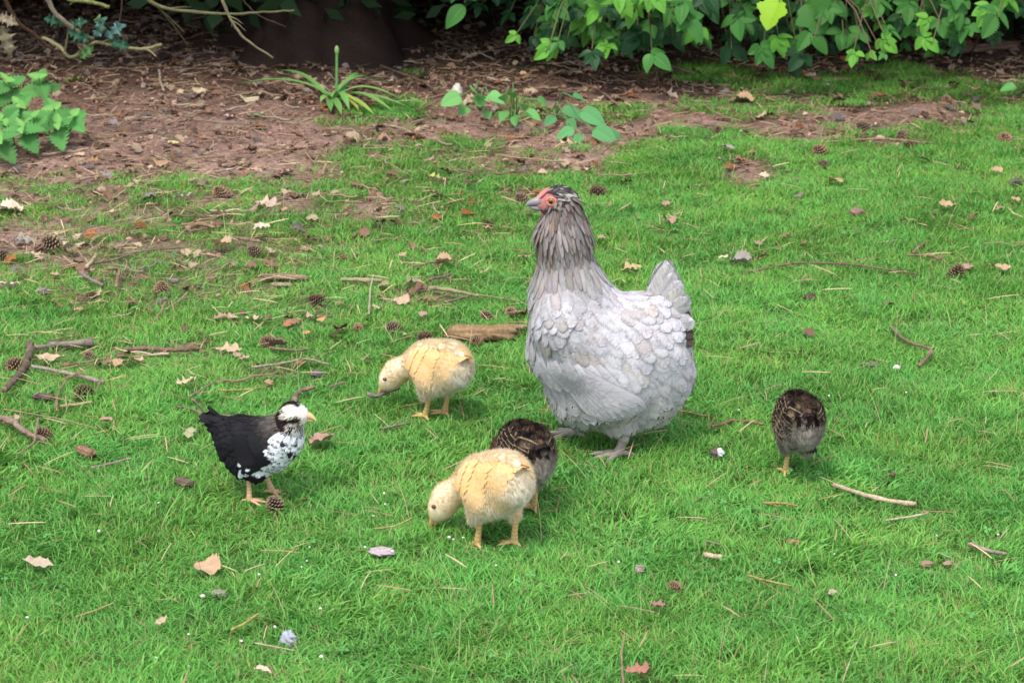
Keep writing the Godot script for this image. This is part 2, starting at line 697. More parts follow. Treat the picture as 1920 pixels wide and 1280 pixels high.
func build_hen() -> void:
	var hen := thing("hen", "lavender grey hen standing alert in the middle of the lawn", "hen", on_ground(1140, 842), PI)
	var r := rand(11)
	var f := Flesh.new()
	f.k = 0.035
	f.squash = 0.86
	var pale := lin(0.575, 0.55, 0.58)
	var blue := lin(0.50, 0.475, 0.505)
	var dusk := lin(0.20, 0.165, 0.155)
	var down_c := lin(0.52, 0.49, 0.49)
	f.add(hp(1055, 402), hp(1052, 450), 0.026, 0.0365, {"flow": Vector3(-0.25, -1, 0), "len": 0.026, "wid": 0.0085, "col": dusk, "style": "hackle", "lift": 0.16})
	f.add(hp(1052, 455), hp(1062, 540), 0.0355, 0.052, {"flow": Vector3(-0.12, -1, 0), "len": 0.052, "wid": 0.0125, "col": lin(0.37, 0.335, 0.34), "style": "hackle", "lift": 0.11})
	f.add(hp(1068, 572), hp(1066, 650), 0.064, 0.072, {"flow": Vector3(-0.10, -1, 0), "len": 0.036, "wid": 0.025, "col": blue, "style": "contour", "lift": 0.06})
	f.add(hp(1120, 645), hp(1185, 655), 0.092, 0.088, {"flow": Vector3(-0.55, -0.8, 0), "len": 0.035, "wid": 0.028, "col": pale, "style": "contour", "lift": 0.07})
	f.add(hp(1098, 733), hp(1206, 733), 0.064, 0.062, {"flow": Vector3(-0.45, -0.8, 0), "len": 0.026, "wid": 0.026, "col": down_c, "style": "fluff", "lift": 0.2})
	f.add(hp(1208, 625), hp(1234, 690), 0.052, 0.051, {"flow": Vector3(-1.0, -0.35, 0), "len": 0.046, "wid": 0.032, "col": pale, "style": "contour", "lift": 0.17})
	f.add(hp(1208, 598), hp(1234, 572), 0.032, 0.012, {"flow": Vector3(-0.7, 0.7, 0), "len": 0.040, "wid": 0.020, "col": pale, "style": "contour", "lift": 0.2})
	for s in [-1, 1]:
		f.add(hp(1052, 600, 0.058 * s), hp(1150, 690, 0.068 * s), 0.046, 0.036, {"flow": Vector3(-0.5, -0.9, 0), "len": 0.034, "wid": 0.025, "col": pale.lerp(blue, 0.4), "style": "contour", "lift": 0.06})
		f.add(hp(1145, 735, 0.05 * s), hp(1158, 770, 0.048 * s), 0.050, 0.022, {"flow": Vector3(-0.4, -0.8, 0), "len": 0.024, "wid": 0.024, "col": down_c, "style": "fluff", "lift": 0.25})
	var head := Flesh.new()
	head.k = 0.012
	for e in [[1050, 390, 1042, 388, 0.0235, 0.0225], [1040, 392, 1012, 394, 0.019, 0.0095], [1044, 402, 1030, 406, 0.019, 0.012], [1052, 398, 1058, 425, 0.024, 0.031]]:
		head.add(hp(e[0], e[1]), hp(e[2], e[3]), e[4], e[5], {"flow": Vector3(-1, -0.35, 0), "len": 0.013, "wid": 0.0055, "col": lin(0.075, 0.068, 0.070), "style": "hackle", "lift": 0.12})
	head.squash = 0.82
	var mottle := FastNoiseLite.new()
	mottle.seed = 6
	mottle.frequency = 22.0
	var eye := hp(1030, 385)
	var bare := func(p: Vector3) -> float:           # below 1 on the naked red face
		var d := Vector2(p.x - eye.x, p.y - eye.y)
		var face := Vector2((d.x - 0.004) / 0.0155, (d.y + 0.001) / 0.0115).length()
		var lores := Vector2((d.x - 0.019) / 0.014, (d.y + 0.008) / 0.0115).length()
		return minf(face, lores)
	var skin := f.net(0.0075, func(p): return Color(0.30, 0.29, 0.31))
	var hm := Mesher.new()
	head.net(0.003, func(p: Vector3):
		var k: float = bare.call(p)
		var red := (lin(0.40, 0.105, 0.11) * (1.0 + 0.9 * mottle.get_noise_3dv(p * 9.0))).lerp(lin(0.54, 0.26, 0.25), clampf((p.x - eye.x) / 0.03, 0, 1))
		return red if k < 1.0 else lin(0.055, 0.048, 0.045), hm)
	var both := Mesher.new()
	for q in [skin, hm]:
		var base := both.v.size()
		both.v.append_array(q.v)
		both.c.append_array(q.c)
		for i in q.t:
			both.t.append(base + i)
	mesh_node("body", both.build(), plain(Color(1, 1, 1), 0.6, 0.35), hen)
	var tint := func(p: Vector3, c: Color, rg: RandomNumberGenerator):
		var k := rg.randf_range(0.88, 1.08) * (1.0 + 0.22 * mottle.get_noise_3dv(p))
		var warm := rg.randf_range(-0.015, 0.02)
		var up := clampf((p.y - 0.30) / 0.10, 0, 1)
		k *= 1.0 + up * rg.randf_range(-0.25, 0.25)
		if rg.randf() < 0.35 * up:
			warm += 0.12
			k *= 0.78
		elif rg.randf() < 0.16:
			warm += 0.07
			k *= 0.84
		return Color(c.r * k * (1 + warm), c.g * k, c.b * k * (1 - warm))
	var coat := clothe(f, skin, 26000, r, tint)
	coat.append_array(clothe(head, hm, 5000, r, func(_p, c, rg):
		var k: float = rg.randf_range(0.5, 1.8)
		if rg.randf() < 0.22:
			return Color(0.42, 0.38, 0.33)
		return Color(c.r * k, c.g * k, c.b * k), func(p: Vector3): return bare.call(p) > 1.12 and p.x < hp(1006, 0).x))
	# soft down that breaks the edge of the belly feathers
	var soft := Flesh.new()
	soft.k = f.k
	soft.squash = f.squash
	for i in f.a.size():
		var d: Dictionary = f.info[i].duplicate()
		d.style = "down" if d.style == "fluff" else "bare"
		d.len = 0.014
		d.lift = 0.30
		soft.add(f.a[i], f.a[i] + f.ba[i], f.ra[i] + 0.003, f.ra[i] + f.dr[i] + 0.003, d)
	coat.append_array(clothe(soft, skin, 7000, r, func(p, c, rg): return tint.call(p, c * 1.12, rg)))
	dress(hen, coat, 260)
	# wings: long folded flight feathers under rows of coverts
	for s in [-1.0, 1.0]:
		var wm := Mesher.new()
		var sh := f.side(hp(1060, 600).x, hp(1060, 600).y, s)
		wm.ball(sh - Vector3(0.02, 0.02, 0.012 * s), Vector3(0.034, 0.030, 0.008), blue, 8, 12)
		var wing := mesh_node("wing", wm.build(), plain(), hen)
		for i in 9:
			var t := i / 8.0
			hugging_feather(f, "laced", hp(1022 + 62 * t, 652 + 6 * t), hp(1112 + 82 * t, 742 + 4 * sin(t * 3.0) - 14 * t * t), s, 0.024, 0.007 + 0.0006 * i, blue * r.randf_range(0.85, 1.05), wing, i, 0.004)
		for i in 14:
			var t := i / 13.0
			hugging_feather(f, "laced", hp(1014 + 100 * t, 652 + 10 * t + r.randf_range(-10, 10)), hp(1040 + 120 * t + r.randf_range(-6, 6), 700 + 18 * t + r.randf_range(-14, 14)), s, 0.021, 0.0080 + 0.0003 * (i % 4), blue.lerp(pale, r.randf()) * r.randf_range(0.88, 1.08), wing, i + 40, 0.0016)
	# tail: a short upright fan
	var tm := Mesher.new()
	tm.ball(hp(1226, 585), Vector3(0.035, 0.03, 0.022), lin(0.32, 0.31, 0.32), 8, 12)
	var tail := mesh_node("tail", tm.build(), plain(), hen)
	var tips := [[1238, 500], [1246, 497], [1256, 506], [1266, 518], [1274, 536], [1284, 562], [1293, 594]]
	for i in tips.size():
		for s in [-1.0, 1.0]:
			var t: float = i / 6.0
			var root := hp(1205 + 14 * t, 600 + 18 * t, 0.008 * s)
			var tip := hp(tips[i][0] + r.randf_range(-4, 5), tips[i][1] + r.randf_range(-8, 9), (0.010 + 0.030 * t) * s)
			var d := tip - root
			var out := Vector3(0.25 - 0.5 * t, 0.2, s * 1.0)
			var c := lin(0.50, 0.48, 0.47).lerp(pale, r.randf()) * (1.0 if s < 0 else 0.85)
			mesh_node("feather", feathers.flight[i % 4], tone(c, 0.7, 0.1), tail, facing(d, out, Vector3(0.031, d.length(), 0.03), root))
	for i in 4:                                     # brown inner tail feathers
		var root := hp(1258, 606 + 10 * i, -0.022 - 0.003 * i)
		var tip := hp(1283 + 4 * i, 580 + 15 * i, -0.022 - 0.003 * i)
		mesh_node("feather", feathers.flight[i % 4], tone(lin(0.085, 0.062, 0.05)), tail, facing(tip - root, Vector3(0.3, 0.5, -0.8), Vector3(0.022, (tip - root).length(), 0.03), root))
	# beak, comb, eyes
	var bm := Mesher.new()
	var horn := func(t): return lin(0.30, 0.24, 0.24).lerp(lin(0.20, 0.19, 0.22), t)
	bm.tube([hp(1012, 390), hp(1004, 390), hp(996, 391.5), hp(989, 394), hp(984, 398.5)], [0.0085, 0.0078, 0.0062, 0.0042, 0.0010], 12, horn)
	bm.tube([hp(1012, 401), hp(1004, 401.5), hp(996, 400.5), hp(990, 399)], [0.0058, 0.0050, 0.0038, 0.0012], 10, horn)
	mesh_node("beak", bm.build(), plain(Color(1, 1, 1), 0.4, 0.5), hen)
	var cm := Mesher.new()
	for row in 3:
		var z := (row - 1) * 0.0042
		var p := []
		var rr := []
		for i in 11:
			var t := i / 10.0
			p.append(hp(1002 + 26 * t, 388 - 22 * t - 3 * sin(t * PI) + absf(row - 1) * 2.0, z))
			rr.append((0.0024 + 0.0009 * absf(sin(i * 1.7 + row))) * (0.35 + 0.65 * sin(PI * clampf(0.08 + t * 0.86, 0, 1))))
		cm.tube(p, rr, 9, func(t): return lin(0.66, 0.30, 0.29).lerp(lin(0.45, 0.10, 0.11), t), 0.12, r)
	mesh_node("comb", cm.build(), plain(Color(1, 1, 1), 0.45, 0.45), hen)
	for s in [-1.0, 1.0]:
		var e := head.side(eye.x, eye.y, s)
		var n := Vector3(0.25, 0.05, s).normalized()
		var lid := Mesher.new()
		var ring := []
		var rr := []
		for i in 17:
			var an := TAU * i / 16
			ring.append(e + Vector3(cos(an) * 0.0072, sin(an) * 0.0066, s * 0.0006 - cos(an) * 0.0018 * s))
			rr.append(0.0016)
		lid.tube(ring, rr, 7, func(_t): return lin(0.60, 0.25, 0.20))
		mesh_node("eyelid", lid.build(), plain(Color(1, 1, 1), 0.5, 0.4), hen)
		eye_part(hen, e - n * 0.0028, n, 0.0066, lin(0.50, 0.17, 0.035))
		var wm := Mesher.new()                       # a small red fold below the mouth
		wm.ball(head.side(hp(1016, 0).x, hp(0, 411).y, s), Vector3(0.0045, 0.0060, 0.003), lin(0.42, 0.07, 0.075))
		mesh_node("wattle", wm.build(), plain(Color(1, 1, 1), 0.5, 0.4), hen)
	var shank := lin(0.33, 0.27, 0.25)
	bird_leg(hen, hp(1150, 770, -0.045), hp(1168, 806, -0.046), Vector3(-0.016, 0.010, -0.046), Vector3(0.92, 0, -0.38), 0.0078, 0.060, shank, 3)
	bird_leg(hen, hp(1110, 770, 0.045), hp(1086, 808, 0.05), Vector3(0.058, 0.010, 0.05), Vector3(0.98, 0, 0.2), 0.0078, 0.058, shank * 0.85, 4)
	cleared.append(Vector3(hen.position.x - 0.0, hen.position.z + 0.046, 0.034))
	cleared.append(Vector3(hen.position.x - 0.08, hen.position.z - 0.05, 0.028))

# ------------------------------------------------------------------ chicks
func chick(called: String, label: String, at: Vector3, turn: float, size: float, look: String, seed_: int, group := "") -> Node3D:
	var o := thing(called, label, "chick", at, turn, group)
	o.scale = Vector3(size, size * (1.06 if look == "speckled" else 1.0), size * (0.90 if look == "speckled" else 1.0))
	var r := rand(seed_)
	var f := Flesh.new()
	f.k = 0.022
	var buff := lin(0.80, 0.49, 0.21)
	var cream := lin(0.82, 0.64, 0.38)
	var white := lin(0.86, 0.80, 0.69)
	var back_c := cream.lerp(lin(0.90, 0.80, 0.62), 0.55)
	var rump_c := lin(0.95, 0.91, 0.82)
	var breast_c := cream
	var head_c := lin(0.84, 0.55, 0.26).lerp(cream, 0.4)
	var thigh_c := white.lerp(cream, 0.5)
	if look == "speckled":
		back_c = lin(0.095, 0.048, 0.030)
		rump_c = lin(0.64, 0.60, 0.54)
		breast_c = lin(0.30, 0.25, 0.20)
		head_c = lin(0.20, 0.11, 0.06)
		thigh_c = lin(0.34, 0.30, 0.26)
	var turned := 0.42 if look == "buff" else 0.0          # the head is turned to its left
	var hd := func(p: Vector3) -> Vector3: return Vector3(0.045, 0, 0) + (p - Vector3(0.045, 0, 0)).rotated(Vector3.UP, turned)
	var stand := look == "black"
	var ink := lin(0.014, 0.0135, 0.016)
	if stand:
		f.k = 0.018
		f.add(Vector3(-0.016, 0.091, 0), Vector3(0.028, 0.094, 0), 0.038, 0.035, {"flow": Vector3(-1, -0.30, 0), "len": 0.022, "wid": 0.012, "col": ink, "style": "contour"})
		f.add(Vector3(0.030, 0.090, 0), Vector3(0.044, 0.100, 0), 0.032, 0.026, {"flow": Vector3(-0.5, -0.8, 0), "len": 0.015, "wid": 0.010, "col": ink, "style": "contour"})
		f.add(Vector3(-0.044, 0.108, 0), Vector3(-0.064, 0.127, 0), 0.014, 0.008, {"flow": Vector3(-1, 0.15, 0), "len": 0.024, "wid": 0.010, "col": ink, "style": "contour"})
		f.add(Vector3(0.046, 0.108, 0), Vector3(0.060, 0.136, 0), 0.024, 0.0165, {"flow": Vector3(-0.4, -1, 0), "len": 0.0085, "wid": 0.006, "col": lin(0.035, 0.018, 0.013), "style": "down", "lift": 0.22})
		f.add(Vector3(0.061, 0.143, 0), Vector3(0.073, 0.140, 0), 0.0150, 0.0110, {"flow": Vector3(-1, -0.2, 0), "len": 0.0062, "wid": 0.0038, "col": white, "style": "down", "lift": 0.25})
		f.add(Vector3(-0.008, 0.075, 0), Vector3(0.012, 0.075, 0), 0.030, 0.030, {"flow": Vector3(-0.6, -0.8, 0), "len": 0.016, "wid": 0.010, "col": ink, "style": "contour"})
	else:
		f.add(Vector3(-0.030, 0.119, 0), Vector3(0.018, 0.110, 0), 0.0365, 0.0355, {"flow": Vector3(-1, -0.2, 0), "len": 0.0105, "wid": 0.004, "col": back_c, "style": "down", "lift": 0.36})
		f.add(Vector3(-0.042, 0.104, 0), Vector3(-0.014, 0.093, 0), 0.030, 0.034, {"flow": Vector3(-0.7, -0.7, 0), "len": 0.0125, "wid": 0.004, "col": rump_c, "style": "down", "lift": 0.6})
		f.add(Vector3(0.036, 0.095, 0), Vector3(0.010, 0.086, 0), 0.031, 0.033, {"flow": Vector3(-0.4, -0.9, 0), "len": 0.0105, "wid": 0.004, "col": breast_c, "style": "down", "lift": 0.34})
		f.add(Vector3(0.046, 0.100, 0), hd.call(Vector3(0.094, 0.078, 0)), 0.0245, 0.0180, {"flow": Vector3(-1, 0.3, 0), "len": 0.0085, "wid": 0.004, "col": head_c.lerp(back_c, 0.5), "style": "down", "lift": 0.3})
		f.add(hd.call(Vector3(0.099, 0.068, 0)), hd.call(Vector3(0.110, 0.056, 0)), 0.0190, 0.0160, {"flow": Vector3(-0.8, 0.6, 0), "len": 0.0075, "wid": 0.003, "col": head_c, "style": "down", "lift": 0.3})
		f.add(hd.call(Vector3(0.110, 0.055, 0)), hd.call(Vector3(0.119, 0.045, 0)), 0.0130, 0.0070, {"flow": Vector3(-0.7, 0.7, 0), "len": 0.0050, "wid": 0.003, "col": head_c, "style": "down", "lift": 0.28})
	var step := 0.0 if stand else (0.022 if look == "buff" and seed_ % 2 == 0 else 0.006)
	for s in [-1.0, 1.0]:
		var z: float = s * (0.018 if stand else 0.021)
		var hip := Vector3(-0.004 if stand else 0.0, 0.062 if stand else 0.084, z)
		var end := Vector3(-0.004 + (0.010 if s > 0 else -0.006), 0.050, z) if stand else Vector3(0.006 + step * (1.0 if s < 0 else -1.0), 0.050, z)
		f.add(hip, end, 0.019 if stand else 0.020, 0.010, {"flow": Vector3(0.1, -1, 0), "len": 0.013 if stand else 0.011, "wid": 0.007, "col": ink if stand else thigh_c, "style": "contour" if stand else "down", "lift": 0.3})
	var dark_head := func(p: Vector3) -> bool:
		if p.x < 0.048 or (p.y < 0.131 and p.x < 0.056):
			return true
		if p.y > 0.150 and absf(p.z) < 0.0085 and p.x < 0.072:
			return true
		return p.y > 0.1325 and p.y < 0.1415 and p.x < 0.077 and absf(p.z) > 0.008
	var skin_c := lin(0.016, 0.015, 0.016) if stand else (lin(0.10, 0.06, 0.04) if look == "speckled" else lin(0.84, 0.70, 0.50))
	var skin := f.net(0.0042, func(p: Vector3):
		if look == "speckled" and p.x < -0.02 and p.y < 0.09:
			return lin(0.30, 0.27, 0.24)
		if stand and p.y > 0.127 and not dark_head.call(p):
			return lin(0.70, 0.68, 0.64)
		return skin_c)
	mesh_node("body", skin.build(), plain(Color(1, 1, 1), 0.8, 0.2), o)
	var spots := FastNoiseLite.new()
	spots.seed = seed_
	spots.frequency = 55.0
	var paint := func(p: Vector3, c: Color, rg: RandomNumberGenerator):
		var k := rg.randf_range(0.85, 1.13)
		if look == "black":
			if p.y > 0.124 and p.x > 0.040:         # the head: white face under a dark cap stripe
				if dark_head.call(p) or rg.randf() < 0.07:
					return lin(0.040, 0.019, 0.013) * k
				return white * k
			var front := p.x * 0.95 + (0.100 - p.y) * 0.55
			if front > 0.031 and p.y > 0.052 and p.y < 0.126 and rg.randf() < 0.80:
				return Color(-1, 0, 0)              # breast: white feathers with black lace
			if front > 0.008 and p.y < 0.078 and p.y > 0.058:
				return lin(0.60, 0.64, 0.70) * k
			return c * k * (1.0 + 0.5 * rg.randf())
		if look == "speckled":
			var n := spots.get_noise_3dv(p)
			if p.y > 0.118 and n > -0.02:
				return lin(0.025, 0.02, 0.018)
			return c * k * (1.0 + 0.5 * n)
		var n := spots.get_noise_3dv(p * 0.6)
		return c.lerp(white, clampf(n + 0.15, 0, 0.6)) * k
	var coat := clothe(f, skin, 9000 if stand else 11000, r, paint, func(p: Vector3): return not (p.x > (0.083 if stand else 0.120)))
	for e in coat:
		if e[1].r < 0:
			e[1] = Color(1, 1, 1) if e[2] == "contour" else lin(0.78, 0.80, 0.83)
			if e[2] == "contour":
				e[2] = "spotted"
	dress(o, coat, 120 if stand else 0)
	# wings
	for s in [-1.0, 1.0]:
		var wm := Mesher.new()
		var c0 := ink if stand else (lin(0.06, 0.04, 0.03) if look == "speckled" else cream)
		var sh := f.side(0.026 if stand else 0.036, 0.100 if stand else 0.119, s)
		wm.ball(sh - Vector3(0.008, 0.002, 0.004 * s), Vector3(0.017, 0.013, 0.008), c0, 8, 12)
		var wing := mesh_node("wing", wm.build(), plain(), o)
		var kind := "streaked" if look == "speckled" else "quill" if look == "buff" else "flight"
		var rows := [[0.020, 0.086, -0.006, 0.132, 10, 0.074, 0.0190, 0.003], [0.032, 0.090, 0.008, 0.135, 9, 0.056, 0.0180, 0.0055], [0.041, 0.099, 0.022, 0.136, 8, 0.032, 0.0160, 0.0075], [0.047, 0.105, 0.034, 0.131, 7, 0.020, 0.0135, 0.0090]]
		if stand:
			rows = [[0.014, 0.068, -0.002, 0.098, 9, 0.051, 0.0150, 0.004], [0.026, 0.072, 0.010, 0.106, 8, 0.038, 0.0140, 0.0070], [0.036, 0.080, 0.022, 0.108, 6, 0.024, 0.0120, 0.0090]]
		if look == "speckled":
			for row in rows:
				row[1] -= 0.006
				row[5] *= 0.92
		for row in rows:
			for i in int(row[4]):
				var t: float = i / (row[4] - 1.0)
				var x := lerpf(row[0], row[2], t)
				var y := lerpf(row[1], row[3], t)
				var l: float = row[5] * r.randf_range(0.92, 1.06) * (1.0 - 0.12 * t)
				var dir := Vector3(-0.93, lerpf(-0.30, 0.02, t), 0).normalized()
				var c: Color
				if look == "buff":
					c = buff.lerp(cream, r.randf_range(0.05, 0.3)) * r.randf_range(0.98, 1.02)
				elif look == "black":
					c = ink * r.randf_range(0.9, 1.35)
				else:
					c = Color(1, 1, 1) * r.randf_range(0.8, 1.15)
				hugging_feather(f, kind, Vector3(x, y, 0), Vector3(x, y, 0) + dir * l, s, row[6], row[7] * (0.34 if look == "buff" else 0.40) + 0.0006, c, wing, r.randi(), 0.0007)
	# tail
	var tl := Mesher.new()
	var tb := Vector3(-0.059, 0.125, 0) if stand else Vector3(-0.060, 0.137, 0)
	tl.ball(tb, Vector3(0.010, 0.007, 0.007), ink if stand else back_c, 6, 10)
	var tail := mesh_node("tail", tl.build(), plain(), o)
	for i in 8 if stand else 7:
		var t: float = i / (7.0 if stand else 6.0) - 0.5
		var d := Vector3(-1, 0.38 - absf(t) * 0.4, t * 0.8) if stand else Vector3(-1, 0.12 - 0.3 * absf(t), t * 0.8)
		var l := 0.034 if stand else 0.031
		var c := ink * r.randf_range(1.0, 1.6) if stand else (lin(0.03, 0.022, 0.02) if look == "speckled" else buff.lerp(cream, 0.4))
		mesh_node("feather", feathers.flight[i % 4], tone(c, 0.7, 0.1), tail, facing(d, Vector3(t * 0.8, 1, t * 2.0), Vector3(0.013 if stand else 0.009, l, 0.012), tb + Vector3(0.012, 0, t * 0.008)))
	# beak, eyes, legs
	var bm := Mesher.new()
	var horn := func(t): return lin(0.62, 0.33, 0.20).lerp(lin(0.66, 0.50, 0.20), t) if stand else lin(0.55, 0.36, 0.14)
	if stand:
		bm.tube([Vector3(0.080, 0.1405, 0), Vector3(0.087, 0.1388, 0), Vector3(0.092, 0.1362, 0), Vector3(0.0965, 0.132, 0)], [0.0066, 0.0050, 0.0032, 0.0008], 10, horn)
		bm.tube([Vector3(0.079, 0.1345, 0), Vector3(0.086, 0.1328, 0), Vector3(0.092, 0.1312, 0)], [0.0042, 0.0032, 0.0010], 9, horn)
	else:
		bm.tube([hd.call(Vector3(0.117, 0.048, 0)), hd.call(Vector3(0.125, 0.039, 0)), hd.call(Vector3(0.130, 0.030, 0)), hd.call(Vector3(0.132, 0.022, 0))], [0.0080, 0.0064, 0.0042, 0.0010], 10, horn)
		bm.tube([hd.call(Vector3(0.112, 0.043, 0)), hd.call(Vector3(0.120, 0.034, 0)), hd.call(Vector3(0.126, 0.026, 0))], [0.0044, 0.0034, 0.0010], 9, horn)
	mesh_node("beak", bm.build(), plain(Color(1, 1, 1), 0.4, 0.45), o)
	for s in [-1.0, 1.0]:
		var e := f.side(0.070, 0.1405, s) if stand else f.onto(hd.call(Vector3(0.1085, 0.0645, 0.022 * s)))
		eye_part(o, e + Vector3(0, 0, 0.0012 * s), Vector3(0.3, 0.1, s), 0.0036, lin(0.10, 0.05, 0.025))
	var lc := lin(0.60, 0.36, 0.20) if stand else lin(0.62, 0.38, 0.15)
	if stand:
		bird_leg(o, Vector3(0.004, 0.056, 0.018), Vector3(-0.006, 0.046, 0.018), Vector3(-0.004, 0.007, 0.022), Vector3(0.97, 0, -0.1), 0.0040, 0.030, lc, seed_)
		bird_leg(o, Vector3(-0.004, 0.056, -0.018), Vector3(0.006, 0.046, -0.018), Vector3(0.020, 0.007, -0.018), Vector3(0.95, 0, 0.1), 0.0040, 0.031, lc, seed_ + 1)
	else:
		for s in [-1.0, 1.0]:
			var z: float = s * 0.017
			var x: float = 0.006 + step * (1.0 if s < 0 else -1.0)
			var up: bool = look == "speckled" and s > 0 and seed_ % 2 == 0
			if up:
				bird_leg(o, Vector3(0.0, 0.072, z), Vector3(0.004, 0.060, z), Vector3(0.012, 0.046, z * 1.1), Vector3(0.75, -0.3, 0.6), 0.0044, 0.028, lc * 0.8, seed_ + 3, true)
				for i in 6:
					mesh_node("feather", feathers.contour[i % 4], tone(lin(0.022, 0.02, 0.02)), o, facing(Vector3(-0.2, -1, 0.1 * (i - 2.5)), Vector3(-1, 0, 0.3 * (i - 2.5)), Vector3(0.010, 0.030, 0.008), Vector3(-0.012 - 0.001 * i, 0.078, z + 0.003 * (i - 2.5))))
			else:
				bird_leg(o, Vector3(x - 0.004, 0.070, z), Vector3(x - 0.010, 0.054, z), Vector3(x + 0.004, 0.007, z * 1.1), Vector3(1, 0, -0.12 * s), 0.0050, 0.033, lc, seed_ + int(s) + 5)
				if look == "speckled":
					for i in 6:
						mesh_node("feather", feathers.contour[i % 4], tone(lin(0.022, 0.02, 0.02)), o, facing(Vector3(0.1, -1, 0.1 * (i - 2.5)), Vector3(-1, 0, 0.35 * (i - 2.5)), Vector3(0.010, 0.018, 0.008), Vector3(x - 0.016, 0.066, z + 0.003 * (i - 2.5))))
	for s in [-1.0, 1.0]:
		var q := o.transform * Vector3(0.012, 0, 0.024 * s)
		cleared.append(Vector3(q.x, q.z, 0.042))
	return o

# ------------------------------------------------------------------ lying things
func leaf_mesh(kind: String, seed_: int) -> ArrayMesh:
	var r := rand(seed_)
	var m := Mesher.new()
	var rows := 15
	var cols := 7
	var curl := r.randf_range(0.1, 0.75)
	var bend := r.randf_range(-0.5, 0.7)
	var twist := r.randf_range(-0.7, 0.7)
	var crease := FastNoiseLite.new()
	crease.seed = seed_
	crease.frequency = 2.6
	m.sheet(rows, cols, func(i, j):
		var t: float = float(i) / (rows - 1)
		var u: float = float(j) / (cols - 1) * 2.0 - 1.0
		var w: float = pow(sin(PI * clampf(0.03 + 0.95 * t, 0, 1)), 0.75) * 0.36
		match kind:
			"lobed":
				w *= 0.72 + 0.36 * sin(t * 19.0 + 0.5 + signf(u) * 0.6)
			"spiny":
				w *= 1.05 if (i + (2 if u > 0 else 0)) % 4 == 0 else 0.62
			"narrow":
				w *= 0.5
			"broad":
				w *= 1.25 + 0.12 * sin(t * 40.0)
		if t < 0.10:
			w = 0.015 + t * 0.25
		var x: float = u * w
		var y: float = t
		var z: float = curl * x * x * 2.4 + bend * (t - 0.5) * (t - 0.5) * 0.8 + twist * x * (t - 0.4) + 0.16 * crease.get_noise_2d(x * 1.3, y * 1.3) - (0.012 if j == 3 else 0.0)
		var k: float = 0.92 + 0.25 * crease.get_noise_2d(x * 5.0 + 9.0, y * 5.0)
		if j == 3:
			k *= 1.12
		return [Vector3(x, z, -(y - 0.5)), Color(k, k * 0.99, k * 0.97)])
	return m.build()

var leaf_set := {}

func dead_leaf(label: String, px: float, py: float, long: float, turn: float, kind: String, col: Color, seed_: int, tilt := 0.0, called := "dead_leaf", group := "fallen leaves on lawn and bed") -> void:
	var key := [kind, seed_ % 5]
	if not leaf_set.has(key):
		leaf_set[key] = leaf_mesh(kind, seed_ % 5 + 17 * kind.length())
	var r := rand(seed_ * 7 + 1)
	var l := long / per_metre(py)
	var p := on_ground(px, py, 0.0)
	var lawn := lush(p.x, p.z)
	p = on_ground(px, py, 0.007 + 0.014 * lawn)
	var o := MeshInstance3D.new()
	o.name = called
	o.mesh = leaf_set[key]
	o.material_override = tone(col, 0.85, 0.12)
	o.transform = Transform3D(Basis(Vector3.UP, deg_to_rad(turn - 90.0)) * Basis(Vector3.RIGHT, tilt + r.randf_range(-0.15, 0.15)) * Basis(Vector3.BACK, r.randf_range(-0.25, 0.25)) * Basis.from_scale(Vector3(l, l, l)), p)
	add_child(o, true)
	tag(o, label, "leaf", group)
	cleared.append(Vector3(p.x, p.z, l * 0.42))

func cone_mesh(seed_: int, open: float) -> ArrayMesh:
	# one unit long: spiral scales on a core
	var r := rand(seed_)
	var m := Mesher.new()
	m.ball(Vector3.ZERO, Vector3(0.26, 0.44, 0.26), Color(0.035, 0.022, 0.016), 8, 10)
	var n := 84
	for i in n:
		var t := (i + 0.5) / n
		var an := i * 2.39996
		var y := -0.46 + 0.92 * t
		var rad := 0.30 * pow(sin(PI * clampf(0.16 + 0.80 * t, 0, 1)), 0.7) * (1.25 - 0.45 * t)
		var out := Vector3(cos(an), 0, sin(an))
		var rise := lerpf(-0.2, 1.1, t)
		var d := (out * open + Vector3.UP * rise * 0.55).normalized()
		var l := (0.10 + 0.12 * sin(PI * t)) * open + 0.05
		var side := out.cross(Vector3.UP).normalized()
		var up := side.cross(d).normalized()
		if up.y < 0:
			up = -up
		var b := out * rad * 0.72 + Vector3.UP * y
		var w := 0.082 * (0.6 + 0.6 * sin(PI * t)) * r.randf_range(0.85, 1.1)
		var o := m.v.size()
		var tip := b + d * l
		m.v.append_array([b - side * w * 0.5, b + side * w * 0.5, tip + side * w - d * w * 0.5, tip, tip - side * w - d * w * 0.5, tip + up * 0.045 - d * w * 0.4, b + up * 0.02, tip - up * 0.03 - d * w * 0.5])
		var dark := Color(0.055, 0.033, 0.024)
		var lite := Color(0.23, 0.16, 0.11) * r.randf_range(0.7, 1.2)
		for q in [dark, dark, lite, lite * 1.15, lite, lite * 1.3, dark, dark]:
			m.c.append(q)
		m.t.append_array([o, o + 6, o + 4, o + 4, o + 6, o + 5, o + 1, o + 2, o + 6, o + 6, o + 2, o + 5, o + 5, o + 2, o + 3, o + 5, o + 3, o + 4, o, o + 4, o + 7, o + 7, o + 2, o + 1, o + 7, o + 4, o + 3, o + 7, o + 3, o + 2, o, o + 7, o + 1])
	return m.build(true)

var cone_set: Array[ArrayMesh] = []

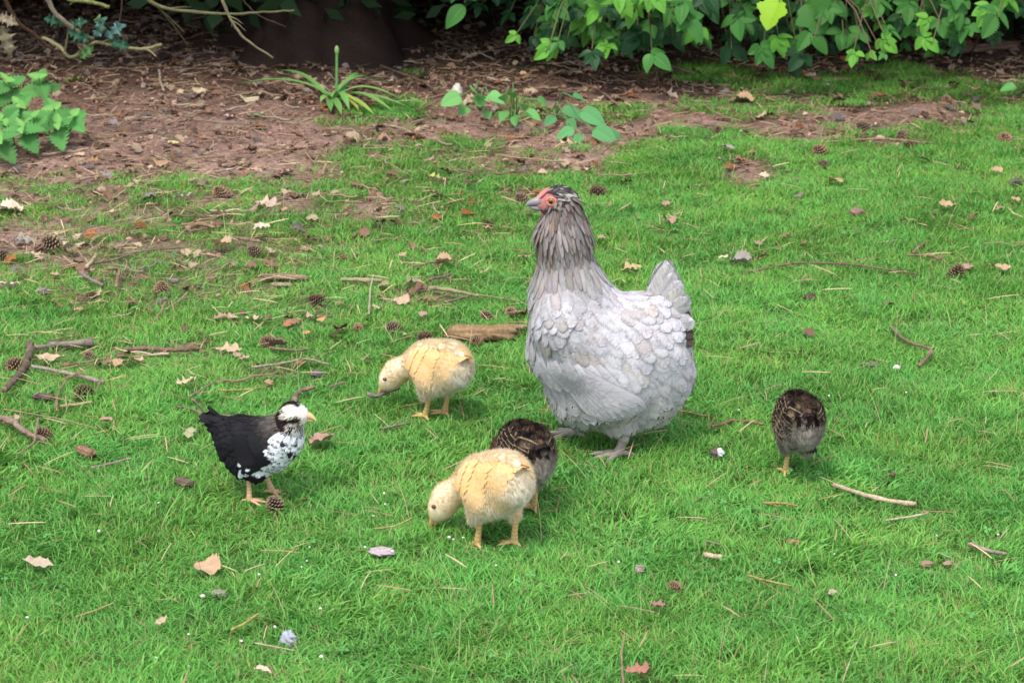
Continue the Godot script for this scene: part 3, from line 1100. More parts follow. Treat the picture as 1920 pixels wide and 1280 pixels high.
func pine_cone(label: String, px: float, py: float, wide: float, turn: float, tip: float, kind: int, col := Color(1, 1, 1)) -> void:
	var l := wide / per_metre(py) * 0.88
	var p := on_ground(px, py, l * 0.24 + 0.003)
	var o := mesh_node("pine_cone", cone_set[kind], tone(col, 0.8), self, Transform3D(Basis(Vector3.UP, deg_to_rad(turn)) * Basis(Vector3.BACK, deg_to_rad(tip)) * Basis.from_scale(Vector3(l, l, l)), p))
	tag(o, label, "pine cone", "pine cones lying on the lawn")
	cleared.append(Vector3(p.x, p.z, l * 0.40))

func twig(label: String, pts: Array, thick0: float, thick1: float, col: Color, seed_: int, lift := 0.012, called := "twig", category := "twig", knots := 0.10) -> void:
	# pts: the plan of the twig, thick: its breadth at both ends, all in units of the frame
	var r := rand(seed_)
	var c := Curve3D.new()
	var s := per_metre(pts[0].y)
	for i in pts.size():
		var q: Vector2 = pts[i]
		var h := lift + (sin(i * 2.1 + seed_) * 0.004)
		var a: Vector2 = (pts[mini(i + 1, pts.size() - 1)] - pts[maxi(i - 1, 0)]) * 0.16
		var p := on_ground(q.x, q.y, h)
		var tan_ := on_ground(q.x + a.x, q.y + a.y, h) - p
		c.add_point(p, -tan_, tan_)
	var n := maxi(7, int(c.get_baked_length() / 0.010))
	n = mini(n, 36)
	var path := []
	var rad := []
	for i in n:
		var t := float(i) / (n - 1)
		var w := lerpf(thick0, thick1, t) * 0.5 / s
		path.append(c.sample_baked(t * c.get_baked_length(), true) + Vector3(r.randf_range(-1, 1), r.randf_range(-0.6, 0.6), r.randf_range(-1, 1)) * w * 0.35)
		rad.append(maxf(w * (1.0 + (0.28 if r.randf() < 0.12 else 0.0)), 0.0008))
	var centre: Vector3 = path[n / 2]
	for i in n:
		path[i] -= centre
	var m := Mesher.new()
	var shade := []
	for i in n + 1:
		shade.append(r.randf_range(0.78, 1.18))
	m.tube(path, rad, 7, func(t): return col * shade[int(t * (n - 1))] if t > 0.02 and t < 0.98 else col.lerp(Color(0.5, 0.38, 0.24), 0.4), knots, r)
	var o := mesh_node(called, m.build(), bark, self, Transform3D(Basis(), centre))
	tag(o, label, category, "twigs and straws on the ground")
	for i in range(0, n, 2):
		cleared.append(Vector3(path[i].x + centre.x, path[i].z + centre.z, 0.010 + rad[i]))

var bark: StandardMaterial3D

func split_wood(called: String, label: String, category: String, px: float, py: float, long: float, high: float, turn: float, col: Color, seed_: int, up := 0.0) -> MeshInstance3D:
	# a broken piece of wood with splintered ends and cracks along its grain
	var r := rand(seed_)
	var s := per_metre(py)
	var l := long / s
	var h := high / s * 0.5
	var m := Mesher.new()
	var rows := 26
	var cols := 20
	var n := FastNoiseLite.new()
	n.seed = seed_
	n.frequency = 1.0
	m.sheet(rows, cols, func(i, j):
		var t: float = float(i) / (rows - 1)
		var an: float = TAU * j / cols
		var flat := Vector2(cos(an) * 1.25, sin(an) * 0.8)
		var k: float = 1.0 + 0.34 * n.get_noise_2d(cos(an) * 2.2 + 3.0, t * 3.0 + sin(an) * 2.0) + 0.18 * n.get_noise_2d(j * 3.7, t * 1.3)
		k *= minf(1.0, 0.55 + 4.0 * minf(t, 1.0 - t))
		if j % 5 == 2 and t > 0.12 and t < 0.93:
			k *= 0.80
		if i == 0 or i == rows - 1:
			k *= 0.15
		var x: float = (t - 0.5) * l + (n.get_noise_2d(j * 9.0, 40.0) * 0.16 * l if t < 0.1 or t > 0.9 else 0.0)
		var tn: float = 0.85 + 0.5 * n.get_noise_2d(j * 6.0, t * 2.0 + 10.0)
		var c := col * tn
		if j % 5 == 2:
			c = col * 0.55
		return [Vector3(x, flat.y * h * k, flat.x * h * k), c], true)
	var o := mesh_node(called, m.build(), bark, self, Transform3D(Basis(Vector3.UP, deg_to_rad(turn)), on_ground(px, py, h * 0.55 + 0.006 + up)))
	tag(o, label, category)
	for i in 5:
		var q := o.transform * Vector3((i - 2) * l * 0.22, 0, 0)
		cleared.append(Vector3(q.x, q.z, h * 1.3 + 0.008))
	return o

func lump(called: String, label: String, category: String, px: float, py: float, wide: float, high: float, col: Color, seed_: int, col2 := Color(-1, 0, 0), lift := 0.008) -> void:
	var s := per_metre(py)
	var m := Mesher.new()
	var n := FastNoiseLite.new()
	n.seed = seed_
	n.frequency = 1.1
	m.sheet(13, 16, func(i, j):
		var la: float = PI * i / 12.0 - PI / 2
		var lo: float = TAU * j / 16.0
		var d := Vector3(cos(la) * cos(lo), sin(la), -cos(la) * sin(lo))
		var k: float = 1.0 + 0.60 * n.get_noise_3dv(d * 1.4) + 0.38 * n.get_noise_3dv(d * 4.5)
		var c := col * (0.9 + 0.5 * n.get_noise_3dv(d * 3.0 + Vector3(7, 0, 0)))
		if col2.r >= 0 and d.x + 0.3 * n.get_noise_3dv(d * 2.0) > 0.15:
			c = col2
		return [d * k * Vector3(wide, high * 0.8, wide * 0.8) * 0.5 / s, c], true)
	var o := mesh_node(called, m.build(), plain(Color(1, 1, 1), 0.9, 0.2), self, Transform3D(Basis(Vector3.UP, seed_ * 0.3 if col2.r < 0 else 0.0), on_ground(px, py, lift)))
	tag(o, label, category)
	cleared.append(Vector3(o.position.x, o.position.z, wide * 0.5 / s))

# ------------------------------------------------------------------ plants
func green_leaf(kind: String, seed_: int) -> ArrayMesh:
	# one unit long from its stalk along -z; folded along the midrib, veins as relief
	var r := rand(seed_)
	var m := Mesher.new()
	var rows := 21
	var cols := 9
	var fold := r.randf_range(0.15, 0.4)
	var droop := r.randf_range(0.08, 0.3) if kind == "nettle" else r.randf_range(0.25, 0.7)
	var sway := r.randf_range(-0.15, 0.15)
	m.sheet(rows, cols, func(i, j):
		var t: float = float(i) / (rows - 1)
		var u: float = float(j) / (cols - 1) * 2.0 - 1.0
		var w: float
		match kind:
			"ovate":
				w = 0.30 * pow(sin(PI * pow(t, 0.72)), 0.85)
			"nettle":
				w = 0.41 * pow(sin(PI * pow(t, 0.58)), 0.75) * [1.10, 0.95, 0.60][(i + 1) % 3]
			"bramble":
				w = 0.34 * pow(sin(PI * pow(t, 0.75)), 0.75) * (1.04 if i % 2 == 0 else 0.80)
			"round":
				w = 0.42 * pow(sin(PI * pow(t, 0.60)), 0.6)
			"maple":
				w = 0.55 * pow(sin(PI * pow(t, 0.7)), 0.8) * (0.72 + 0.34 * absf(cos(t * 7.5))) * (1.0 if i % 2 == 0 else 0.93)
			"holly":
				w = 0.30 * pow(sin(PI * t), 0.6) * (1.25 if i % 4 == 0 else 0.62)
			_:
				w = 0.30 * sin(PI * t)
		var x: float = u * maxf(w, 0.004)
		var vein: float = absf(fmod(t * 7.0 - absf(u) * 1.1 + 7.0, 1.0) - 0.5) * 2.0
		var y: float = fold * absf(x) - droop * t * t * 0.55 + sway * x * 2.0 - 0.022 * (1.0 - vein) * (1.0 - absf(u) * 0.5) - 0.02 * float(j == 4)
		if kind == "holly":
			y += 0.12 * sin(t * 18.0) * absf(u)
		var k := 1.0 + 0.10 * vein - 0.05
		if j == 4:
			return [Vector3(x, y, -t), Color(1.18, 1.12, 1.1)]
		return [Vector3(x, y, -t), Color(k, k, k)])
	return m.build()

var greens := {}

func leaf_of(kind: String, n: int) -> ArrayMesh:
	var key := [kind, n % 4]
	if not greens.has(key):
		greens[key] = green_leaf(kind, n % 4 + kind.length() * 13)
	return greens[key]

func put_leaf(plant: Node3D, kind: String, at: Vector3, dir: Vector3, up: Vector3, long: float, col: Color, n: int, gloss := 0.55, label := "") -> void:
	var z := -dir.normalized()
	var x := up.cross(z).normalized()
	var y := z.cross(x)
	var o := mesh_node("leaf", leaf_of(kind, n), tone(col, gloss, 0.42), plant, Transform3D(Basis(x, y, z) * long, at - plant.position))
	if label:
		o.set_meta("label", label)

func stalk(plant: Node3D, pts: Array, r0: float, r1: float, col: Color, called := "stem") -> void:
	var m := Mesher.new()
	var p := []
	var rr := []
	for i in pts.size():
		p.append(pts[i] - plant.position)
		rr.append(lerpf(r0, r1, float(i) / maxi(1, pts.size() - 1)))
	m.tube(p, rr, 7, func(_t): return col)
	mesh_node(called, m.build(), plain(Color(1, 1, 1), 0.7, 0.3), plant)

func spray(plant: Node3D, kind: String, at: Vector3, n: int, long: float, col: Color, r: RandomNumberGenerator, gloss := 0.5) -> void:
	# a compound leaf whose leaflets fan out from the end of its stalk, towards the light and the lawn
	var face := Vector3(r.randf_range(-0.55, 0.55), r.randf_range(0.5, 0.95), 0.75 + r.randf_range(-0.2, 0.2)).normalized()
	var down := (Vector3(r.randf_range(-1.1, 1.1), -0.65, 0.45) - face * face.dot(Vector3(0, -0.65, 0.45))).normalized()
	for i in n:
		var an := 0.0
		if n > 1:
			an = (i - (n - 1) * 0.5) * (3.9 / n) + r.randf_range(-0.12, 0.12)
		var d := down.rotated(face, an)
		var mid := 1.0 if n == 1 or i == n / 2 else r.randf_range(0.72, 0.92)
		var back := 0.0 if i == n / 2 else absf(i - n / 2) * 0.12 * long
		put_leaf(plant, kind, at - down * back, (d + Vector3(0, -0.12, 0)).normalized(), face.rotated(d, r.randf_range(-0.35, 0.35)), long * mid, col * r.randf_range(0.86, 1.12), r.randi(), gloss)

func nettle() -> void:
	var base := on_ground(35, 300)
	var o := thing("nettle_plant", "bright green stinging nettle with toothed leaves at the left edge of the bed", "nettle", base)
	var r := rand(21)
	# tops of the shoots: place in the frame, distance
	for s in [[72, 146, 6.32], [10, 150, 6.34], [-32, 190, 6.3], [32, 198, 6.2], [100, 206, 6.14], [134, 228, 6.06], [62, 240, 6.04], [4, 240, 6.02], [42, 280, 5.94], [108, 268, 5.98], [-2, 312, 5.84], [-34, 280, 5.92]]:
		var top := away(s[0], s[1], s[2])
		top.y = maxf(top.y, 0.08)
		var foot := Vector3(lerpf(top.x, base.x, 0.3), 0.0, top.z - 0.05)
		stalk(o, [foot, foot.lerp(top, 0.5) + Vector3(0.01, 0, 0), top], 0.0028, 0.0016, lin(0.16, 0.26, 0.07))
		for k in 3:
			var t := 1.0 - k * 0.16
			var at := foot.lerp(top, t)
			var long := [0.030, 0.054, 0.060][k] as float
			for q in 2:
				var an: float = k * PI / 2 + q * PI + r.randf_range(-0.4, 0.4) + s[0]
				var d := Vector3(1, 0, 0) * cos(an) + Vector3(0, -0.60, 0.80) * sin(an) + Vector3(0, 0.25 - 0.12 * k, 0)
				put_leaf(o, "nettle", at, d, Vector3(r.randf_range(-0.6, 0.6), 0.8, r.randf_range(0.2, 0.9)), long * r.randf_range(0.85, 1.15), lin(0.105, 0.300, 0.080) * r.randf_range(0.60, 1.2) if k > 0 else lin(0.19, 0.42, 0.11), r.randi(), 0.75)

func shrubs() -> void:
	var r := rand(31)
	var o := thing("leafy_shrub", "shrub with large smooth oval leaves hanging over the bed behind the hen's head", "shrub", on_ground(1180, 95))
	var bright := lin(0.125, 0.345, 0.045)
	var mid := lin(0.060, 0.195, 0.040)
	var deep := lin(0.022, 0.075, 0.025)  # leaf green darkened to stand in for shaded gaps in the shrubs
	var root := o.position
	# compound leaves that hang in view: place, leaflets, length, tone
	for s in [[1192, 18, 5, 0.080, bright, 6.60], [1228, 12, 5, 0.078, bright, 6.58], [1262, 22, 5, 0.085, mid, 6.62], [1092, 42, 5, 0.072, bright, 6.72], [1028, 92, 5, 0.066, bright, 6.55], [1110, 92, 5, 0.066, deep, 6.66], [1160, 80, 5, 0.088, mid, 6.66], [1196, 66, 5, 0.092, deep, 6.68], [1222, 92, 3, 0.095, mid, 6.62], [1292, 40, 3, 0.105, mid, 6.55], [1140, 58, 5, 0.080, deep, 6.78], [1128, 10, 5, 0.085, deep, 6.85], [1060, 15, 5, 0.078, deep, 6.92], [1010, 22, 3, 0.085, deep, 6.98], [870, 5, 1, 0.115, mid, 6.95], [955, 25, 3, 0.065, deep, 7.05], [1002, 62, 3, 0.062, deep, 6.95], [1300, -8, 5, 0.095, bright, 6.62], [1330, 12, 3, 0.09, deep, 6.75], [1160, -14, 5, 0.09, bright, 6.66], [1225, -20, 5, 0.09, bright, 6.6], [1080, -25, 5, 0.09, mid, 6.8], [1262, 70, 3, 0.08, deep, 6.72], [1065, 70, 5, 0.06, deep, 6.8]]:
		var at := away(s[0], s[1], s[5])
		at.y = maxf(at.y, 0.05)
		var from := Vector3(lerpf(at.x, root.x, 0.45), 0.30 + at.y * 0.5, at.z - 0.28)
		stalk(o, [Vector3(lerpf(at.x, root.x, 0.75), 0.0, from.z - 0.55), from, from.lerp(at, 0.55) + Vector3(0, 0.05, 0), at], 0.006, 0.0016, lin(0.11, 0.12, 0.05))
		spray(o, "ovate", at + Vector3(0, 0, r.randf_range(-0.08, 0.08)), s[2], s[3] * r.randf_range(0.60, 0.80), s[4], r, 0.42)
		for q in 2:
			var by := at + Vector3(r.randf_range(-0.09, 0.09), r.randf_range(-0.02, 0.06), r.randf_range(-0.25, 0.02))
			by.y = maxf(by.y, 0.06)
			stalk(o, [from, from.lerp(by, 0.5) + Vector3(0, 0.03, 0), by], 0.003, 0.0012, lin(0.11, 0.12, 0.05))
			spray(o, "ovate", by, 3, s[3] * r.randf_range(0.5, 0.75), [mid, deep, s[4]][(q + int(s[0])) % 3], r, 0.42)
	for i in 14:                        # the rest of the shrub, above and behind
		var at := Vector3(root.x + r.randf_range(-0.55, 0.45), r.randf_range(0.25, 0.75), -6.75 - r.randf_range(0.0, 0.6))
		spray(o, "ovate", at, 5, r.randf_range(0.075, 0.10), [bright, mid, deep][i % 3], r, 0.42)
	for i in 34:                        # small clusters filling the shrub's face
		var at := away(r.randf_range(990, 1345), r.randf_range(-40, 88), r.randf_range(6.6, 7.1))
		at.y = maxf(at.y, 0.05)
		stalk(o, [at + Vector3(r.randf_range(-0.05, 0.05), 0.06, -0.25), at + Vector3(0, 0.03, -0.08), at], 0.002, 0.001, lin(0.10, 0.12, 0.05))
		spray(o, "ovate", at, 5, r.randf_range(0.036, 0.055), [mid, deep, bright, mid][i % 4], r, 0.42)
	r.seed = 35
	var b := thing("bramble_bush", "low bramble with toothed leaves along the back of the bed at right", "bramble", on_ground(1640, 100))
	root = b.position
	for s in [[1378, 25, 3, 0.080, mid, 6.75], [1462, 2, 1, 0.095, lin(0.28, 0.50, 0.035), 6.5], [1440, -5, 1, 0.070, lin(0.26, 0.48, 0.04), 6.52], [1512, 5, 1, 0.110, mid, 6.6], [1565, 8, 3, 0.075, mid, 6.6], [1430, 92, 5, 0.082, mid, 6.6], [1372, 92, 3, 0.072, deep, 6.68], [1505, 105, 3, 0.080, deep, 6.55], [1527, 72, 3, 0.088, mid, 6.5], [1582, 68, 3, 0.072, mid, 6.6], [1660, 45, 3, 0.07, mid, 6.5], [1668, 88, 5, 0.070, bright, 6.42], [1705, 12, 5, 0.075, mid, 6.65], [1690, 35, 3, 0.07, deep, 6.7], [1748, 85, 5, 0.060, bright, 6.42], [1765, 42, 3, 0.068, mid, 6.5], [1790, 14, 5, 0.07, mid, 6.55], [1852, 18, 5, 0.085, bright, 6.45], [1872, 32, 3, 0.09, mid, 6.4], [1620, 20, 5, 0.075, deep, 6.85], [1900, 5, 3, 0.075, bright, 6.55], [1560, 40, 3, 0.07, deep, 6.8], [1480, 55, 3, 0.075, deep, 6.8], [1720, 60, 3, 0.06, mid, 6.6], [1600, 100, 5, 0.045, bright, 6.45], [1640, 112, 3, 0.04, bright, 6.4], [1420, 40, 5, 0.08, deep, 6.85], [1640, 0, 5, 0.075, deep, 6.8], [1540, -20, 5, 0.08, mid, 6.75], [1750, -20, 5, 0.08, mid, 6.7], [1470, -30, 5, 0.08, mid, 6.8], [1665, -25, 5, 0.08, mid, 6.75], [1960, 30, 5, 0.08, mid, 6.5], [1990, 70, 5, 0.08, deep, 6.5]]:
		var at := away(s[0], s[1], s[5])
		at.y = maxf(at.y, 0.045)
		var from := Vector3(at.x + r.randf_range(-0.12, 0.12), 0.22 + at.y * 0.6, at.z - 0.25)
		stalk(b, [Vector3(from.x, 0.0, from.z - 0.55), from, from.lerp(at, 0.55) + Vector3(0, 0.04, 0), at], 0.0035, 0.0014, lin(0.13, 0.10, 0.06))
		spray(b, "maple" if s[2] == 1 else "bramble", at + Vector3(0, 0, r.randf_range(-0.08, 0.08)), s[2], s[3] * (0.9 if s[2] == 1 else r.randf_range(0.62, 0.85)), s[4], r, 0.55)
		var by := at + Vector3(r.randf_range(-0.10, 0.10), r.randf_range(-0.03, 0.06), r.randf_range(-0.25, 0.02))
		by.y = maxf(by.y, 0.05)
		stalk(b, [from, from.lerp(by, 0.5) + Vector3(0, 0.03, 0), by], 0.002, 0.001, lin(0.13, 0.10, 0.06))
		spray(b, "bramble", by, 3, s[3] * r.randf_range(0.5, 0.75), [mid, deep][int(s[0]) % 2], r, 0.55)
	for i in 40:
		var at := away(r.randf_range(1340, 1960), r.randf_range(-40, 80), r.randf_range(6.5, 7.0))
		at.y = maxf(at.y, 0.05)
		stalk(b, [at + Vector3(r.randf_range(-0.05, 0.05), 0.06, -0.25), at + Vector3(0, 0.03, -0.08), at], 0.0018, 0.001, lin(0.12, 0.12, 0.06))
		spray(b, "bramble", at, 3 + 2 * (i % 2), r.randf_range(0.034, 0.055), [mid, deep, mid, bright, deep][i % 5], r, 0.55)
	for i in 34:                        # low shoots along its foot
		var at := on_ground(r.randf_range(1350, 1800), r.randf_range(96, 132), 0.0)
		at.y = r.randf_range(0.03, 0.10)
		at.z -= at.y * 3.0
		stalk(b, [Vector3(at.x + 0.01, 0, at.z - 0.04), at], 0.0016, 0.001, lin(0.12, 0.14, 0.05))
		spray(b, "bramble", at, 3 + 2 * (i % 2), r.randf_range(0.026, 0.05), [mid, deep, bright, mid][i % 4], r, 0.55)
	for i in 16:
		var at := Vector3(root.x + r.randf_range(-0.65, 0.8), r.randf_range(0.25, 0.70), -6.75 - r.randf_range(0.0, 0.5))
		spray(b, "bramble", at, 5, r.randf_range(0.065, 0.09), [mid, deep, deep][i % 3], r, 0.55)

func strap_clump() -> void:
	var base := on_ground(628, 186)
	var o := thing("strap_leaved_clump", "clump of long arching strap leaves with one upright seed stalk", "plant", base)
	var r := rand(41)
	for s in [[445, 157, 0.11, 0.0], [520, 130, 0.09, 0.1], [735, 205, 0.10, 0.2], [748, 180, 0.12, 0.2], [700, 212, 0.09, 0.6], [672, 205, 0.10, 1.0], [718, 150, 0.13, 0.1], [760, 196, 0.08, 0.1], [640, 215, 0.07, 0.1], [600, 190, 0.06, 0.3], [690, 140, 0.12, 0.0], [655, 206, 0.12, 0.0], [620, 208, 0.05, 0.0]]:
		var tip := on_ground(s[0], s[1], 0.012)
		var m := Mesher.new()
		var span := tip - base
		var across := Vector3(-span.z, 0, span.x).normalized()
		var start := Vector3(r.randf_range(-0.02, 0.02), 0, r.randf_range(-0.02, 0.02))
		var green := lin(0.15, 0.36, 0.10).lerp(lin(0.50, 0.42, 0.08), s[3] * 0.6) * r.randf_range(0.85, 1.15)
		m.sheet(14, 3, func(i, j):
			var t: float = i / 13.0
			var w: float = 0.0085 * minf(1.0, 3.5 * (1.02 - t)) * (0.8 + 0.4 * t)
			var h: float = s[2] * 4.0 * t * (1.0 - t) * (1.2 - 0.4 * t) * 0.33
			var p: Vector3 = start.lerp(span, t) + Vector3(0, h, 0) + across * (j - 1) * w - Vector3(0, 0.0035, 0) * float(j == 1)
			return [p, green * (0.9 if j == 1 else 1.05)])
		mesh_node("leaf", m.build(), plain(Color(1, 1, 1), 0.5, 0.4, 0.3), o)
	stalk(o, [base + Vector3(0.004, 0, 0), base + Vector3(0.006, 0.07, 0), base + Vector3(0.008, 0.135, 0)], 0.0042, 0.0036, lin(0.13, 0.30, 0.09), "flower_stalk")
	var pod := Mesher.new()
	pod.ball(Vector3(0.008, 0.142, 0), Vector3(0.0065, 0.013, 0.0065), lin(0.22, 0.36, 0.12))
	mesh_node("seed_pod", pod.build(), plain(Color(1, 1, 1), 0.6, 0.3), o)

func weed(called: String, label: String, base: Vector3, list: Array, kind: String, col: Color, seed_: int, category := "weed") -> void:
	var o := thing(called, label, category, base)
	var r := rand(seed_)
	for s in list:                     # place of the leaf base, distance nearer than the root, length, direction
		var at := on_ground(s[0], s[1], 0.0)
		at = Vector3(at.x, s[2], at.z + s[2] * 3.6)
		stalk(o, [base + Vector3(r.randf_range(-0.015, 0.015), 0, 0), base.lerp(at, 0.5) + Vector3(0, s[2] * 0.5, 0), at], 0.0022, 0.0014, lin(0.15, 0.28, 0.10))
		var an := deg_to_rad(s[4])
		put_leaf(o, kind, at, Vector3(cos(an), -0.25, -sin(an)), Vector3(r.randf_range(-0.45, 0.45), 0.8, 0.55), s[3] * 0.78, col * r.randf_range(0.85, 1.15), r.randi(), 0.6)

func hanging_branch(called: String, label: String, pts: Array, r0: float, r1: float, col: Color, leaves := [], seed_ := 1, sides := []) -> void:
	# pts: [place, place, distance]
	var p := []
	for q in pts:
		p.append(away(q[0], q[1], q[2]))
	var o := thing(called, label, "branch", p[0])
	var c := Curve3D.new()
	for i in p.size():
		var tn: Vector3 = (p[mini(i + 1, p.size() - 1)] - p[maxi(i - 1, 0)]) * 0.18
		c.add_point(p[i] - p[0], -tn, tn)
	var n := 26
	var path := []
	var rad := []
	var r := rand(seed_)
	for i in n:
		var t := i / (n - 1.0)
		path.append(c.sample_baked(t * c.get_baked_length(), true) + Vector3(r.randf_range(-1, 1), r.randf_range(-1, 1), 0) * 0.0012)
		rad.append(lerpf(r0, r1, t) * (1.2 if i % 7 == 3 else 1.0))
	var m := Mesher.new()
	m.tube(path, rad, 8, func(t): return col * (0.85 + 0.3 * absf(sin(t * 23.0))), 0.08, r)
	for s in sides:                     # short side shoots
		var at: Vector3 = path[int(s[0] * (n - 1))]
		var e: Vector3 = away(s[1], s[2], s[3]) - p[0]
		m.tube([at, at.lerp(e, 0.5) + Vector3(0.002, 0.002, 0), e], [r1 * 0.8, r1 * 0.6, r1 * 0.35], 6, func(_t): return col * 1.1)
	mesh_node("stem", m.build(), bark, o)
	for s in leaves:
		var at := away(s[0], s[1], s[2])
		var an := deg_to_rad(s[3])
		put_leaf(o, "holly", at, Vector3(cos(an), sin(an), 0.25), Vector3(-sin(an) * 0.4, 0.45, 0.8), s[4], s[5], int(s[3]), 0.3)

func tree_cover() -> void:
	var o := thing("evergreen_tree", "dark evergreen tree with a thick brown trunk at the back of the bed", "tree", on_ground(605, 108) + Vector3(0, 0, -0.17))
	var r := rand(51)
	var n := FastNoiseLite.new()
	n.seed = 5
	n.frequency = 1.0
	var m := Mesher.new()
	m.sheet(34, 40, func(i, j):
		var y: float = -0.05 + 2.6 * pow(i / 33.0, 1.5)
		var an: float = TAU * j / 40.0
		var k: float = 0.185 + 0.13 * exp(-y * 9.0) * (1.0 + 0.5 * sin(an * 5.0)) - 0.02 * y
		k += 0.014 * n.get_noise_2d(j * 5.0 * (1 if j < 39 else 0), y * 3.0) + 0.010 * n.get_noise_2d(j * 17.0, y * 9.0)
		var c := lin(0.066, 0.042, 0.034) * (0.8 + 0.7 * n.get_noise_2d(j * 7.0, y * 6.0 + 20.0))
		return [Vector3(cos(an) * k, y, -sin(an) * k), c], true)
	mesh_node("trunk", m.build(), bark, o)
	var limbs := Mesher.new()
	for i in 12:
		var an := i * 2.4
		var y := 0.75 + i * 0.14
		var d := Vector3(cos(an), 0.12, sin(an))
		limbs.tube([Vector3(0, y, 0), Vector3(0, y, 0) + d * 0.9, Vector3(0, y + 0.1, 0) + d * 2.0], [0.045, 0.03, 0.012], 8, func(_t): return lin(0.09, 0.055, 0.04), 0.1, r)
	mesh_node("limb", limbs.build(), bark, o).set_meta("kind", "stuff")
	# the crown: sprays of small leaves through its whole volume, down to knee height at the back
	var lm := Mesher.new()
	for i in 44:
		var c := Vector3(r.randf_range(-1, 1), r.randf_range(-0.6, 0.6), r.randf_range(-1, 1)) * 0.16
		var d := Vector3(r.randf_range(-1, 1), r.randf_range(-0.9, 0.4), r.randf_range(-1, 1)).normalized()
		var s := d.cross(Vector3(r.randf(), r.randf(), r.randf()) + Vector3(0.1, 0, 0)).normalized() * 0.017
		var g := r.randf_range(0.7, 1.25)
		var b := lm.v.size()
		lm.v.append_array([c, c + d * 0.035 + s, c + d * 0.075, c + d * 0.035 - s])
		for q in 4:
			lm.c.append(Color(g, g, g))
		lm.t.append_array([b, b + 1, b + 2, b, b + 2, b + 3])
	var spray_mesh := lm.build()
	var at := []
	var cols := PackedColorArray()
	for i in 24000:
		var p := Vector3(r.randf_range(-5.5, 5.5), 0, r.randf_range(-10.5, -6.7))
		var edge := clampf((-6.65 - p.z) / 0.6, 0, 1)
		p.y = r.randf_range(lerpf(0.80, 0.26, edge) + 0.12 * sin(p.x * 3.1), 3.2)
		if p.z < -8.7 and r.randf() < 0.6:
			p.y = r.randf_range(0.0, 3.2)
		at.append(Transform3D(Basis.from_euler(Vector3(r.randf_range(-0.5, 0.5), r.randf() * TAU, r.randf_range(-0.5, 0.5))) * r.randf_range(0.8, 1.5), p - o.position))
		var k := r.randf_range(0.6, 1.3)
		cols.append(Color(0.028 * k, 0.066 * k, 0.024 * k))
	many("crown", spray_mesh, plain(Color(1, 1, 1), 0.6, 0.3, 0.1), o, at, cols)

# ------------------------------------------------------------------ lawn, bed, litter
var verge: Array[Vector2] = []          # where lawn turns into bed: x, z
var bald: Array = []                    # worn places: x, z, reach x, reach z, strength
var isles: Array = []                   # grass within the bed

func lay_out() -> void:
	lie = FastNoiseLite.new()
	lie.seed = 3
	lie.frequency = 0.8
	patchy = FastNoiseLite.new()
	patchy.seed = 8
	patchy.frequency = 1.0
	for q in [[-900, 340], [-300, 330], [0, 318], [300, 318], [480, 330], [600, 312], [680, 262], [850, 250], [1000, 275], [1130, 285], [1230, 262], [1330, 252], [1500, 262], [1640, 250], [1760, 205], [1920, 172], [2300, 150], [2900, 140]]:
		var p := on_ground(q[0], q[1])
		verge.append(Vector2(p.x, p.z))
	for q in [[700, 385, 60, 30, 0.9], [540, 378, 70, 22, 0.7], [1405, 315, 70, 34, 1.0], [60, 440, 90, 34, 0.75], [270, 320, 90, 14, 0.5], [205, 365, 40, 14, 0.8], [395, 430, 70, 14, 0.5], [860, 300, 110, 22, 0.55], [1020, 300, 130, 26, 0.75], [1650, 268, 90, 12, 0.8], [1115, 355, 40, 22, 0.6], [985, 365, 50, 16, 0.7], [580, 585, 90, 40, 0.3], [810, 540, 90, 30, 0.35], [100, 680, 160, 40, 0.35], [300, 665, 160, 26, 0.4], [250, 480, 160, 60, 0.3], [1030, 935, 60, 14, 0.25], [500, 690, 100, 30, 0.35], [20, 800, 70, 40, 0.3], [180, 560, 120, 26, 0.45], [450, 540, 90, 22, 0.4], [130, 480, 90, 20, 0.5], [300, 400, 120, 16, 0.45], [760, 560, 90, 22, 0.4], [400, 650, 90, 18, 0.4], [560, 460, 80, 18, 0.35]]:
		var p := on_ground(q[0], q[1])
		var e := on_ground(q[0] + q[2], q[1])
		var d := on_ground(q[0], q[1] - q[3])
		bald.append([p.x, p.z, e.x - p.x, p.z - d.z, q[4]])
	for q in [[730, 205, 85, 26, 0.95], [640, 235, 50, 14, 0.4], [1330, 135, 110, 30, 0.8], [1480, 158, 120, 26, 0.7], [1690, 130, 70, 26, 0.9], [1580, 190, 120, 12, 0.55], [1790, 140, 40, 10, 0.7], [1250, 120, 40, 16, 0.5], [1420, 200, 150, 22, 0.5], [1600, 160, 160, 30, 0.75], [1800, 165, 120, 26, 0.6], [1150, 215, 80, 20, 0.5], [1900, 165, 60, 14, 0.8], [980, 205, 60, 30, 0.35], [320, 262, 20, 10, 0.4], [1000, 120, 60, 10, 0.3], [800, 130, 60, 12, 0.2]]:
		var p := on_ground(q[0], q[1])
		var e := on_ground(q[0] + q[2], q[1])
		var d := on_ground(q[0], q[1] - q[3])
		isles.append([p.x, p.z, e.x - p.x, p.z - d.z, q[4]])

